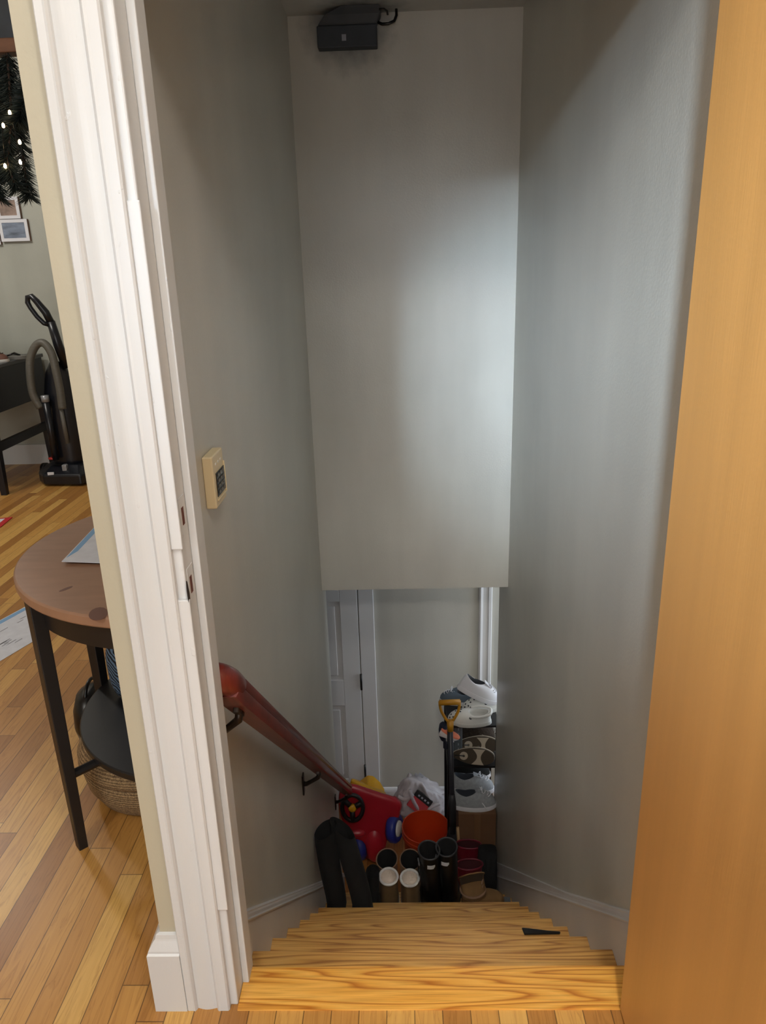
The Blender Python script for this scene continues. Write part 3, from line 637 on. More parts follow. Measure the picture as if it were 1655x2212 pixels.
# generic shoe geometry ------------------------------------------------------------
def outline(L, W, z, sx=1.0, sy=1.0, n=30, toe=0.9):
    out = []
    for i in range(n):
        a = 2*math.pi*i/n; c, s = math.cos(a), math.sin(a)
        y = (L/2)*math.copysign(abs(s)**0.85, s); u = y/L+0.5
        wf = 0.74+0.30*math.sin(min(1, max(0, u))*math.pi*0.95-0.45) if u > 0.1 else 0.74+0.30*math.sin(0.095*math.pi-0.45)
        x = (W/2)*wf*math.copysign(abs(c)**0.75, c)
        out.append(Vector((x*sx, y*sy, z)))
    return out
def upper(L, W, z0, H, yc, ly, wx, heel=0.15, n=30, m_=7, pw=1.0):
    o0 = outline(L, W, z0, 0.97, 0.98, n); rings = []
    for k in range(m_+1):
        t_ = k/m_; ring = []
        for i in range(n):
            a = 2*math.pi*i/n; c, s = math.cos(a), math.sin(a)
            col = Vector((wx*c, yc+ly*s, H*(1+heel*max(0, -s)**2+0.25*heel*max(0, s)**3)-0.10*H*(1-abs(s))))
            f = 1-math.cos(t_*math.pi/2); g_ = math.sin(t_*math.pi/2)**pw
            p = o0[i]; ring.append(Vector((p.x+(col.x-p.x)*f, p.y+(col.y-p.y)*f, p.z+(col.z-p.z)*g_)))
        rings.append(ring)
    return rings
def sole(root, L, W, t, m_, name='sole', heel=0.0):
    b = B(); b.loft([outline(L, W, 0, 0.95, 0.97), outline(L, W, t*0.3, 1.03, 1.02), outline(L, W, t, 1.0, 1.0)])
    return b.build(name, m_, root, auto=50)
def lining(root, top, depth, m_, shrink=0.9):
    c = sum(top, Vector())/len(top); b = B()
    rings = [[c+(p-c)*f + Vector((0, 0, -d)) for p in top] for f, d in ((0.99, 0.0), (shrink, 0.004), (shrink*0.98, depth*0.5), (shrink*0.9, depth))]
    b.loft(rings, True, False, True); return b.build('lining', m_, root, smooth=True)
def low_shoe(name, label, cat, L, W, H, up_m, sole_m, line_m, lace_m=None, sole_t=0.022, group=None, laces=5):
    r = thing(name, label, cat, (0, 0, 0), group); sole(r, L, W, sole_t, sole_m)
    rg = upper(L, W, sole_t*0.9, H, -L*0.20, L*0.235, W*0.30); B().loft(rg, True, False, False).build('upper', up_m, r, smooth=True)
    lining(r, rg[-1], H*0.55, line_m)
    if lace_m:
        tn = B(); tp = rg[-1][7]+Vector((0, 0.004, 0.0)); tn.loft([[tp+Vector((x, 0.03*(1-k)-0.012*k, 0.018*k-0.006)) + Vector((0, th, 0)) for x, th in ((-0.018, 0), (0.018, 0), (0.018, 0.005), (-0.018, 0.005))] for k in (0, 1)]); tn.build('tongue', up_m, r, bevel=0.002)
        n = len(rg[0])
        lb = B()
        for k in range(laces):
            t_ = 0.92-0.11*k; i0 = t_*7; a = int(i0); f = i0-a
            row = [rg[a][i].lerp(rg[min(a+1, 7)][i], f)+Vector((0, 0, 0.003)) for i in (5, 6, 7, 8, 9, 10)]
            lb.tube(row if k % 2 else [q+Vector((0, 0.006*(i-2.5)/2.5, 0)) for i, q in enumerate(row)], 0.0026, 6)
        top = rg[6][7]
        for s in (-1, 1):
            lb.tube([top+Vector((0, 0, 0.004)), top+Vector((0.014*s, 0.004, 0.016)), top+Vector((0.030*s, 0.010, 0.008)), top+Vector((0.022*s, 0.012, 0.001)), top+Vector((0, 0.006, 0.004))], 0.0024, 6)
        lb.build('laces', lace_m, r, smooth=True)
    return r
def boot(name, label, L, W, fh, H, rx, ry, up_m, sole_m, line_m, rim_m=None, sole_t=0.025, lean=(0, 0), top=(1.0, 1.0), tilt=0.0, wob=0.0, group=None, depth=0.12, rim_r=0.004, nm='shaft', cat='boot', tiltx=0.0):
    r = thing(name, label, cat, (0, 0, 0), group); sole(r, L, W, sole_t, sole_m)
    yc = -L*0.22; rg = upper(L, W, sole_t*0.9, fh, yc, ry, rx, 0.0, pw=0.9); n = len(rg[0])
    rings = list(rg); N = 9
    for k in range(1, N+1):
        t_ = k/N; z = fh+(H-fh)*t_; ex = rx*(1+(top[0]-1)*t_); ey = ry*(1+(top[1]-1)*t_)
        wx_ = wob*math.sin(5.1*t_+1)*(1-t_*0.3)
        cx, cy = lean[0]*t_**1.6+wx_, yc+lean[1]*t_**1.6
        rings.append([Vector((cx+ex*math.cos(2*math.pi*i/n)*(1+wob*2.0*math.sin(9*t_+i*0.7)), cy+ey*math.sin(2*math.pi*i/n), z+t_**3*(tilt*ey*math.sin(2*math.pi*i/n)+tiltx*ex*math.cos(2*math.pi*i/n)))) for i in range(n)])
    B().loft(rings, True, False, False).build(nm, up_m, r, smooth=True)
    lining(r, rings[-1], depth, line_m, 0.93)
    if rim_m: B().tube(rings[-1], rim_r, 8, closed=True).build('rim', rim_m, r, smooth=True)
    return r, rings

# shoes on the desk
s1 = low_shoe('brown_shoe', 'brown shoe with white sole on the dark desk', 'shoe', 0.26, 0.095, 0.075, mat('brown_leather', srgb(104, 70, 58), 0.6, var=0.2, vscale=20), SOLEW, INK, mat('brown_lace', srgb(60, 44, 38), 0.8)); pose(s1, (-2.86, 5.16, Z1), R(-78))
s2 = thing('grey_flip_flop', 'flat dark grey sandal behind the brown shoe on the desk', 'sandal', (-2.77, 5.33, Z1)); 
b = B(); b.loft([[p+Vector((0, 0, 0)) for p in outline(0.24, 0.09, z)] for z in (0, 0.028)]); b.v = [Matrix.Translation((-2.79, 5.33, Z1)) @ Matrix.Rotation(R(-80), 4, 'Z') @ p for p in b.v]; b.build('footbed', PLASTG, s2, bevel=0.004)
b = B(); b.tube([Matrix.Translation((-2.79, 5.33, Z1)) @ Matrix.Rotation(R(-80), 4, 'Z') @ Vector(p) for p in ((-0.04, -0.02, 0.028), (-0.02, 0.02, 0.045), (0, 0.06, 0.030), (0.02, 0.02, 0.045), (0.04, -0.02, 0.028))], 0.006); b.build('strap', RUBK, s2, smooth=True)

# upright vacuum
vc = thing('vacuum_cleaner', 'black upright vacuum cleaner with grey hose beside the desk', 'vacuum cleaner', (-2.50, 5.20, 0))
vx, vy = -2.45, 5.24
b = B(); b.loft([[Vector((x, y, z)) for x, y in q] for z, q in ((0.012, [(-2.66, 5.36), (-2.66, 5.16), (-2.58, 5.06), (-2.30, 5.04), (-2.26, 5.14), (-2.28, 5.38)]), (0.085, [(-2.66, 5.36), (-2.66, 5.16), (-2.58, 5.06), (-2.30, 5.04), (-2.26, 5.14), (-2.28, 5.38)]), (0.135, [(-2.60, 5.34), (-2.60, 5.20), (-2.55, 5.15), (-2.34, 5.14), (-2.32, 5.18), (-2.33, 5.35)]))])
b.build('floor_head', PLASTK, vc, bevel=0.012)
B().box(-2.545, -2.50, 5.062, 5.07, 0.05, 0.105, Matrix()).build('sticker', FRAMEW, vc)
B().box(-2.45, -2.415, 5.09, 5.13, 0.05, 0.15).build('silver_trim', SILV, vc, bevel=0.008)
for sx in (-2.675, -2.265):
    B().lathe([(0.02, -0.018), (0.058, -0.016), (0.058, 0.016), (0.02, 0.018)], 22, Matrix.Translation((sx, 5.30, 0.058)) @ Matrix.Rotation(R(90), 4, 'Y')).build('wheel', RUBK, vc, smooth=True)
b = B(); b.loft([[Vector((vx+ex*math.cos(a)-0.0, vy+0.02+0.10*(z-0.1)*0.25+ey*math.sin(a), z)) for a in [2*math.pi*i/20 for i in range(20)]] for z, ex, ey in ((0.10, 0.11, 0.09), (0.16, 0.125, 0.10), (0.45, 0.125, 0.11), (0.62, 0.118, 0.10), (0.78, 0.085, 0.075), (0.86, 0.04, 0.045))]); b.build('canister', PLASTK, vc, smooth=True)
B().tube([(-2.50, 5.13, 0.18), (-2.50, 5.13, 0.60)], 0.024, 12).build('wand', PLASTK, vc, smooth=True)
B().tube([(-2.50, 5.13, 0.60), (-2.50, 5.13, 0.645)], 0.027, 12).build('wand_collar', SILV, vc, smooth=True)
B().tube([(-2.39, 5.12, 0.30), (-2.395, 5.12, 0.58)], 0.014, 10).build('cord', PLASTG, vc, smooth=True)
B().lathe([(0.0, 0.012), (0.03, 0.010), (0.03, 0)][::-1], 14, Matrix.Translation((-2.52, 5.14, 0.185)) @ Matrix.Diagonal((1.2, 1, 1, 1))).build('release_pedal', mat('red_pedal', srgb(176, 50, 44), 0.5), vc, smooth=True)
B().tube([(-2.375, 5.28, 0.82), (-2.395, 5.24, 0.98), (-2.41, 5.22, 1.14)], [0.036, 0.032, 0.028], 12).build('handle_post', PLASTK, vc, smooth=True)
b = B(); b.tube([(-2.41, 5.22, 1.13), (-2.43, 5.21, 1.20), (-2.475, 5.20, 1.275), (-2.505, 5.20, 1.310), (-2.532, 5.20, 1.305), (-2.538, 5.20, 1.27), (-2.525, 5.20, 1.235), (-2.49, 5.20, 1.175), (-2.45, 5.20, 1.13), (-2.425, 5.21, 1.12)], [0.026, 0.026, 0.022, 0.020, 0.018, 0.018, 0.016, 0.016, 0.016, 0.016], 10); b.build('handle_loop', PLASTK, vc, smooth=True)
hp = [(-2.545, 5.13, 0.56), (-2.575, 5.12, 0.66), (-2.57, 5.12, 0.80), (-2.55, 5.13, 0.91), (-2.50, 5.14, 0.99), (-2.445, 5.14, 1.00), (-2.40, 5.13, 0.93), (-2.385, 5.12, 0.80), (-2.38, 5.12, 0.68), (-2.385, 5.12, 0.55)]
B().tube(smoothpath(hp), 0.027, 12).build('hose', mat('grey_ribbed_hose', srgb(92, 90, 82), 0.5, bump=0.3, bscale=30, bstretch=(0.2, 0.2, 3)), vc, smooth=True)

# photographs on the far wall
def frame(label, x0, x1, z0, z1, pm, y=5.75):
    f = thing('picture_frame', label, 'picture frame', ((x0+x1)/2, y, z0), 'small white framed photographs on the grey wall')
    b = B(); t = 0.022
    for a in ((x0, x1, z1-t, z1), (x0, x1, z0, z0+t), (x0, x0+t, z0+t, z1-t), (x1-t, x1, z0+t, z1-t)): b.box(a[0], a[1], y-0.030, y-0.022, a[2], a[3])
    b.build('frame', FRAMEW, f)
    B().box(x0+t, x1-t, y-0.027, y-0.022, z0+t, z1-t).build('photo', pm, f); B().box(x0+0.001, x1-0.001, y-0.022, y, z0, z1).build('frame_back', FRAMEB, f)
frame('white framed blue-grey seascape photograph under the evergreen garland', -2.905, -2.695, 1.684, 1.834, PHOTO)
frame('white framed warm photograph partly behind the garland tips', -2.90, -2.735, 1.838, 1.985, PHOTO2)
frame('white framed photograph at the left picture edge, lowest of the three', -3.14, -2.915, 1.665, 1.82, PHOTO2)
# evergreen garland hung under the beam
gd = thing('evergreen_garland', 'dark evergreen garland with warm fairy lights hanging from the beam', 'garland', (-1.5, 3.02, 2.2))
stems = [[(-1.30, 3.02, 2.205), (-1.35, 3.0, 2.05), (-1.41, 2.98, 1.92), (-1.44, 2.98, 1.80)], [(-1.45, 3.03, 2.205), (-1.44, 3.02, 2.06), (-1.46, 3.0, 1.94), (-1.50, 3.0, 1.82)], [(-1.62, 3.02, 2.205), (-1.58, 3.02, 2.08), (-1.56, 3.0, 1.96), (-1.58, 3.0, 1.85)], [(-1.20, 3.03, 2.205), (-1.28, 3.02, 2.1), (-1.36, 3.0, 2.0), (-1.40, 3.0, 1.9)], [(-1.38, 3.0, 2.205), (-1.39, 2.97, 2.0), (-1.42, 2.95, 1.85), (-1.405, 2.95, 1.755)], [(-1.75, 3.0, 2.205), (-1.72, 3.0, 2.0), (-1.68, 2.98, 1.88), (-1.66, 2.98, 1.80)]]
bs = B(); bn = B(); rg_ = random.Random(3)
for i in range(26):
    x0 = rg_.uniform(-2.0, -1.16); dx = rg_.uniform(-0.08, 0.02); yy = rg_.uniform(2.95, 3.05); ln = rg_.uniform(0.12, 0.40)*(1 if x0 < -1.25 else 0.7)
    stems.append([(x0, 3.02, 2.20), (x0+dx*0.5, yy, 2.20-ln*0.5), (x0+dx, yy-0.02, 2.20-ln), (x0+dx*1.3, yy-0.03, 2.20-ln*1.25)])
for stp in stems:
    pth = smoothpath(stp, 8); bs.tube(pth, 0.005, 5)
    for i in range(len(pth)-1):
        d_ = (pth[i+1]-pth[i]).normalized()
        for k in range(34):
            a = rg_.uniform(0, 6.283); u = d_.orthogonal().normalized(); u = Matrix.Rotation(a, 3, d_) @ u
            ln = rg_.uniform(0.03, 0.065); p = pth[i].lerp(pth[i+1], rg_.random()); e = p+(u*0.9+d_*0.55).normalized()*ln; sd = u.cross(d_)*0.0020
            mid = p.lerp(e, 0.5)
            bn.add([p-sd, p+sd, e, mid+d_*0.003], [(0, 1, 2), (0, 3, 2), (1, 2, 3)])
bs.build('branch', mat('brown_twig', srgb(64, 48, 38), 0.8), gd, smooth=True); bn.build('needles', NEED, gd)
for x, y, z in ((-1.401, 2.90, 1.960), (-1.352, 2.90, 1.905), (-1.362, 2.90, 1.84), (-1.425, 2.91, 1.83), (-1.43, 2.91, 2.05), (-1.37, 2.90, 2.0), (-1.48, 2.9, 1.9)):
    bl = B(); bl.lathe([(0.001, -0.008), (0.0045, -0.006), (0.0055, 0), (0.004, 0.006), (0.001, 0.009)], 10, Matrix.Translation((x, y+0.02, z))); bl.build('fairy_light', BULB, gd, smooth=True)
b = B(); b.tube(smoothpath([(-1.48, 2.92, 1.9), (-1.43, 2.93, 1.83), (-1.401, 2.92, 1.96), (-1.352, 2.92, 1.905), (-1.362, 2.92, 1.84), (-1.37, 2.92, 2.0), (-1.43, 2.93, 2.05)], 4), 0.0015, 5); b.build('light_wire', RUBK, gd)

# ------------------------------------------------------------------ small black wedge on a tread
sk = thing('black_sock', 'small flat black sock lying on an upper oak tread', 'sock', (0.41, 1.845, on_tread(3)))
b = B(); b.loft([[Vector((x, y, on_tread(3)+z)) for x, y in ((0.357, 1.828), (0.352, 1.853), (0.375, 1.851), (0.43, 1.842), (0.474, 1.838), (0.472, 1.830))] for z in (0.0005, 0.008)]); b.build('sock_body', RUBK, sk, bevel=0.003)

# ------------------------------------------------------------------ boots and shoes on the lower treads
z7, z8, z9 = on_tread(7), on_tread(8), on_tread(9)
def place(t, x, y, z, rz=0, rx=0, ry=0): return pose(t, (x, y, z), rz, rx, ry)
o, _ = boot('tall_boot', 'tall black suede boot slumped against the grey wall', 0.20, 0.085, 0.10, 0.53, 0.043, 0.050, KNIT, RUBK, INK, None, lean=(-0.022, 0.03), top=(1.16, 1.1), wob=0.008, tiltx=0.5, group='pair of tall black boots')
place(o, -0.350, 2.632, z7, R(4))
o, _ = boot('tall_boot', 'tall charcoal boot leaning across the black boot beside it', 0.20, 0.085, 0.10, 0.53, 0.044, 0.050, KNIT2, RUBK, INK, None, lean=(-0.072, 0.03), top=(1.2, 0.8), wob=0.006, tiltx=-0.9, group='pair of tall black boots')
place(o, -0.226, 2.632, z7, R(-4))
o, _ = boot('short_boot', 'short black boot between the tall boots and the fleece boots', 0.21, 0.070, 0.09, 0.30, 0.033, 0.044, KNIT, RUBK, INK, None, lean=(0.008, 0), wob=0.006)
place(o, -0.196, 2.865, z8, R(2))
for i, (x, lb) in enumerate(((-0.115, 'tan suede boot with white fleece lining beside the short black boot'), (-0.008, 'tan suede boot with white fleece lining next to the black rain boots'))):
    if i == 0:
        ug, rr_ = boot('fleece_boot', lb, 0.25, 0.098, 0.095, 0.225, 0.044, 0.052, SUEDE, SOLEW, FLEECEI, FLEECE, lean=(0, 0.012), tilt=0.0, group='pair of tan fleece boots', depth=0.055, rim_r=0.006)
        place(ug, x, 2.905, z8, R(2))
    else: o = dup(ug, lb); place(o, x, 2.895, z8, R(-3))
for i, (x, lb) in enumerate(((-0.124, 'tan leather boot with dark lining behind the leftmost fleece boot'), (-0.008, 'tan leather boot with dark lining behind the fleece boot by the rain boots'))):
    if i == 0:
        ob, _ = boot('leather_boot', lb, 0.24, 0.10, 0.10, 0.375, 0.049, 0.062, TANL, SOLEW, INK, TANL, top=(1.10, 1.15), group='pair of tan leather boots', depth=0.16, rim_r=0.0035)
        place(ob, x, 3.08, z9, R(-2))
    else: o = dup(ob, lb); place(o, x, 3.075, z9, R(3))
for i, (x, y, lb, rz) in enumerate(((0.089, 2.90, 'tall black rain boot with white tag beside the fleece boots', 8), (0.191, 2.915, 'tall black rain boot with white tag beside the burgundy boots', -10))):
    if i == 0:
        rb, rr_ = boot('rain_boot', lb, 0.25, 0.095, 0.10, 0.40, 0.042, 0.055, RUBK, RUBK, INK, mat('worn_black_rubber', srgb(52, 52, 54), 0.4), lean=(-0.012, 0.0), top=(1.20, 1.12), group='pair of black rain boots', depth=0.2, rim_r=0.0045)
        tg = B(); yb_ = -0.25*0.22-0.055*1.12-0.0025
        tg.loft([[Vector((-0.012+0.05*math.sin(a)*0.99, yb_+0.062*(1-math.cos(a))+dy, z)) for a in [R(-22+11*k) for k in range(5)]]+[Vector((-0.012+0.05*math.sin(a)*0.99, yb_+0.062*(1-math.cos(a))+dy+0.002, z)) for a in [R(22-11*k) for k in range(5)]] for z, dy in ((0.343, 0.003), (0.364, 0.0012))]); tg.build('tag', SNKW, rb)
        bc = B(); bc.box(-0.066, -0.060, -0.075, -0.035, 0.33, 0.345); bc.build('buckle', SILV, rb, bevel=0.002)
        st_ = B(); st_.tube([(-0.064, -0.055, 0.34), (-0.066, -0.06, 0.30), (-0.064, -0.07, 0.26), (-0.060, -0.06, 0.30)], 0.0035, 6); st_.build('strap', RUBK, rb, smooth=True)
        place(rb, x, y, z8, R(rz))
    else: o = dup(rb, lb); place(o, x, y, z8, R(rz))
# burgundy boots with wide soft tops
for i, (x, y, lb) in enumerate(((0.312, 3.282, 'burgundy rubber boot nearest the brown hiking boot'), (0.337, 3.50, 'burgundy rubber boot in front of the cardboard box'))):
    if i == 0:
        bo, _ = boot('burgundy_boot', lb, 0.23, 0.10, 0.10, 0.34, 0.052, 0.042, BURG, RUBK, BURGI, BURG, top=(1.42, 0.95), group='pair of burgundy boots', depth=0.14, rim_r=0.005)
        place(bo, x, y-0.0, on_tread(10), R(4))
    else: o = dup(bo, lb); place(o, x, 3.481, ZL, R(176)); o.scale = (1, 0.92, 1.19)
# brown hiking boot, laces dark, lying sideways to the right
hb_, rr_ = boot('hiking_boot', 'crumpled brown nubuck hiking boot with toe towards the skirting', 0.235, 0.10, 0.085, 0.215, 0.040, 0.062, BROWNS, SOLEB, SOLEB, BROWNS, lean=(0.006, -0.012), top=(0.66, 1.08), wob=0.02, tiltx=1.5, depth=0.05, rim_r=0.004, nm='boot_upper')
for k in range(5):
    zz = 0.085+0.022*k; yy = -0.052+0.062-0.004*k
    B().tube([(-0.030, yy-0.012, zz), (0, yy+0.004, zz+0.004), (0.030, yy-0.012, zz)], 0.0035, 6).build('lace', TANL, hb_, smooth=True)
B().tube([Vector((0.056*math.cos(a), -0.055+0.064*math.sin(a), 0.12)) for a in [2*math.pi*i/24 for i in range(24)]], 0.006, 8, closed=True).build('ankle_strap', TANL, hb_, smooth=True)
place(hb_, 0.372, 2.985, z9+0.0+0.02, R(-78))
hb_.location.z = z8; hb_.location.y = 2.90; hb_.location.x = 0.352; hb_.scale = (0.95, 0.95, 0.95)
ls = low_shoe('laced_shoe', 'dark shoe with black laces between rain boots and hiking boot', 'shoe', 0.20, 0.08, 0.075, KNIT, RUBK, INK, RUBK); place(ls, 0.262, 3.05, z9, R(5))
mt = thing('grey_mat', 'folded dark grey cloth on the tread by the skirting', 'cloth', (0.46, 2.88, z8))
b = B(); b.loft([[Vector((x, y, z8+z)) for x, y in ((0.435, 2.80), (0.492, 2.80), (0.494, 2.935), (0.44, 2.94))] for z in (0.0005, 0.016)]); b.build('cloth_fold', GREYF, mt, bevel=0.004)
# tall black bag with metal eyelets in front of the cardboard box
bgk = thing('black_tote_bag', 'black bag with metal eyelets standing by the skirting in front of the cardboard box', 'bag', (0.44, 3.42, ZL))
b = B(); b.loft([[Vector((0.442+ex*math.copysign(abs(math.cos(a))**0.6, math.cos(a)), 3.455+ey*math.copysign(abs(math.sin(a))**0.6, math.sin(a)), z)) for a in [2*math.pi*i/24 for i in range(24)]] for z, ex, ey in ((ZL+0.002, 0.048, 0.05), (ZL+0.03, 0.055, 0.055), (ZL+0.25, 0.056, 0.058), (ZL+0.43, 0.053, 0.045))]); b.build('bag_body', KNIT, bgk, smooth=True)
for dx in (-0.018, 0.014):
    B().lathe([(0.003, 0), (0.008, 0), (0.008, 0.003), (0.003, 0.003)], 12, Matrix.Translation((0.442+dx, 3.414, ZL+0.41)) @ Matrix.Rotation(R(90), 4, 'X')).build('eyelet', SILV, bgk, smooth=True)
B().tube(smoothpath([(0.424, 3.412, ZL+0.41), (0.43, 3.405, ZL+0.33), (0.45, 3.405, ZL+0.33), (0.456, 3.412, ZL+0.41)], 5), 0.005, 8).build('handle', KNIT, bgk, smooth=True)

# ------------------------------------------------------------------ ride-on toy car
ty = thing('ride_on_toy', 'red plastic ride-on toy car with yellow seat leaning on the left of the landing', 'toy car', (-0.27, 3.95, ZL))
def P2(px, pz, t):                                  # point on the sloping dash plane: x, height above floor, set-back
    return Vector((px, 3.80+0.20*pz+t, ZL+pz))
front = [(-0.430, 0.52), (-0.458, 0.49), (-0.464, 0.40), (-0.455, 0.29), (-0.385, 0.19), (-0.328, 0.08), (-0.285, 0.012), (-0.225, 0.005), (-0.182, 0.045), (-0.148, 0.15), (-0.125, 0.25), (-0.080, 0.31), (-0.052, 0.368), (-0.055, 0.408), (-0.085, 0.44), (-0.19, 0.472), (-0.30, 0.515), (-0.385, 0.545)]
cx_ = sum(p[0] for p in front)/len(front); cz_ = sum(p[1] for p in front)/len(front)
def ringf(f, t): return [P2(cx_+(x-cx_)*f, max(0.012, (cz_+(z-cz_)*f)*(1-2.3*max(0, t-0.03))), t) for x, z in front]
b = B(); b.loft([ringf(0.5, -0.020), ringf(0.86, -0.014), ringf(0.96, -0.002), ringf(1.0, 0.022), ringf(1.02, 0.12), ringf(0.98, 0.22), ringf(0.8, 0.26)])
b.build('body', REDP, ty, sub=2, smooth=True)
b = B(); b.loft([[P2(-0.235+rx_*math.cos(a), 0.135+rz_*math.sin(a), t) for a in [2*math.pi*i/20 for i in range(20)]] for rx_, rz_, t in ((0.02, 0.03, -0.050), (0.045, 0.08, -0.040), (0.065, 0.12, -0.012), (0.075, 0.13, 0.02))]); b.build('hood', REDP, ty, sub=1, smooth=True)
b = B(); b.loft([[P2(-0.350+rx_*math.cos(a), 0.225+rz_*math.sin(a), t) for a in [2*math.pi*i/16 for i in range(16)]] for rx_, rz_, t in ((0.02, 0.008, -0.045), (0.055, 0.022, -0.035), (0.075, 0.04, 0.0))]); b.build('dash_ledge', REDP, ty, sub=1, smooth=True)
b = B(); b.loft([[P2(-0.105+rx_*math.cos(a), 0.345+rz_*math.sin(a), t) for a in [2*math.pi*i/20 for i in range(20)]] for rx_, rz_, t in ((0.015, 0.03, -0.02), (0.030, 0.06, -0.012), (0.042, 0.085, 0.02), (0.046, 0.09, 0.06))]); b.build('fender', REDP, ty, sub=1, smooth=True)
swc = P2(-0.366, 0.408, -0.030); ndir = (P2(0, 0, -1)-P2(0, 0, 0)).normalized()
sl = Vector((0, 0.20, 1)).normalized(); xx = Vector((1, 0, 0)); ndir = sl.cross(xx); ndir = -ndir if ndir.y > 0 else ndir
Ms = Matrix((xx, sl, xx.cross(sl))).transposed().to_4x4()
def dashp(u, v, w_): return swc+xx*u+sl*v+ndir*w_
sw = B(); sw.tube([dashp(0.066*math.cos(a), 0.086*math.sin(a), 0.012) for a in [2*math.pi*i/32 for i in range(32)]], 0.0135, 10, closed=True); wheel_ = sw.build('steering_wheel', BLKP, ty, smooth=True)
for a in (0.4, 2.5, 4.7):
    B().tube([dashp(0.012*math.cos(a), 0.014*math.sin(a), 0.010), dashp(0.062*math.cos(a), 0.080*math.sin(a), 0.012)], 0.017, 8).build('spoke', BLKP, wheel_, smooth=True)
B().lathe([(0.0, 0.0), (0.026, 0.0), (0.026, 0.018), (0.019, 0.027), (0.004, 0.031)], 20, Matrix.Translation(dashp(0, 0, 0.004)) @ ndir.to_track_quat('Z', 'Y').to_matrix().to_4x4()).build('horn_button', YELP, wheel_, smooth=True)
b = B(); b.loft([[P2(x, z*(1-1.3*max(0, t-0.05))+dz, t) for x, z in ((-0.385, 0.500), (-0.197, 0.412), (-0.165, 0.385), (-0.158, 0.405), (-0.190, 0.440), (-0.375, 0.530))] for t, dz in ((0.035, 0.004), (0.06, 0.010), (0.18, 0.012), (0.23, 0.0))]); seat_ = b.build('seat', YELP, ty, bevel=0.006)
b = B(); b.loft([[P2(x, z, t) for x, z in ((-0.345, 0.40), (-0.325, 0.418), (-0.278, 0.452), (-0.240, 0.445), (-0.195, 0.40), (-0.165, 0.345), (-0.20, 0.33))] for t in (0.10, 0.22)]); b.build('backrest', YELP, seat_, bevel=0.014, seg=3)
def toywheel(c, ax, r=0.088, wd=0.055):
    M_ = Matrix.Translation(c) @ Vector(ax).to_track_quat('Z', 'Y').to_matrix().to_4x4()
    w_ = B(); w_.lathe([(r*0.5, -wd/2), (r*0.88, -wd/2), (r, -wd/4), (r, wd/4), (r*0.88, wd/2), (r*0.64, wd/2), (r*0.56, wd/2-0.010)], 30, M_); tyre = w_.build('wheel', BLUP, ty, smooth=True)
    h_ = B(); h_.lathe([(r*0.56, wd/2-0.008), (r*0.54, wd/2+0.003), (r*0.30, wd/2+0.006), (r*0.05, wd/2+0.008)], 24, M_); hub = h_.build('hub', WHTP, tyre, smooth=True)
toywheel((-0.104, 3.850, ZL+0.240), (0.93, -0.34, 0.14), 0.090, 0.062)
toywheel((-0.345, 3.85, ZL+0.095), (-0.85, -0.45, 0.0))

# ------------------------------------------------------------------ carrier bag with a red box
pb = thing('plastic_bag', 'translucent white carrier bag slumped against the far wall', 'plastic bag', (0.09, 4.18, ZL))
rg_ = random.Random(11); rings = []
from mathutils import noise as mnoise
NN = 72
for k in range(25):
    v = k/24; z = ZL+0.004+0.345*v
    prof_ = math.sin(math.pi*(0.18+0.74*v))**0.6
    ring = []
    for i in range(NN):
        a = 2*math.pi*i/NN; c, s = math.cos(a), math.sin(a)
        q = Vector((c*2.2, s*2.2, v*2.6)); nz = mnoise.noise(q)*0.18+abs(mnoise.noise(q*2.1))*0.30-abs(mnoise.noise(q*4.7))*0.14-0.06
        rx_, ry_ = 0.178*prof_*(1+nz), 0.105*prof_*(1+nz)
        dent = 0.0
        if s < -0.2 and 0.45 < v < 0.95: dent = 0.05*math.exp(-((c+0.02)/0.28)**2)*math.sin(math.pi*(v-0.45)/0.5)
        ring.append(Vector((0.082+rx_*c-0.05*max(0, v-0.75)*1.5, 4.20+ry_*s+dent, z-0.075*v*max(0, c-0.1)+0.03*mnoise.noise(q*1.7)*v)))
    rings.append(ring)
bag_ = B().loft(rings).build('bag_film', BAGM, pb, smooth=True)
for pts in ([(0.00, 4.10, ZL+0.33), (0.012, 4.085, ZL+0.28), (0.05, 4.085, ZL+0.19), (0.10, 4.085, ZL+0.13)], [(0.20, 4.10, ZL+0.22), (0.14, 4.085, ZL+0.20), (0.10, 4.08, ZL+0.16), (0.05, 4.08, ZL+0.10)], [(-0.08, 4.11, ZL+0.27), (-0.03, 4.09, ZL+0.26), (0.02, 4.09, ZL+0.30)]):
    B().tube(smoothpath(pts, 5), [0.012]*(5*(len(pts)-1)+1), 8).build('fold', BAGM, pb, smooth=True)
rx = thing('red_box', 'red and black box poking out of the carrier bag', 'box', (0.06, 4.08, ZL+0.2))
Mx = Matrix.Translation((0.062, 4.098, ZL+0.20)) @ Matrix.Rotation(R(-28), 4, 'X') @ Matrix.Rotation(R(38), 4, 'Y')
B().box(-0.075, 0.055, -0.015, 0.045, -0.045, 0.035, Mx).build('box_body', mat('red_card', srgb(176, 40, 46), 0.45), rx, bevel=0.002)
B().box(-0.075, 0.055, -0.016, 0.045, 0.035, 0.078, Mx).build('box_lid', RUBK, rx, bevel=0.002)
for i in range(4):
    B().box(-0.05+0.025*i, -0.037+0.025*i, -0.0168, -0.016, 0.048, 0.060, Mx).build('printed_mark', PGREY, rx)

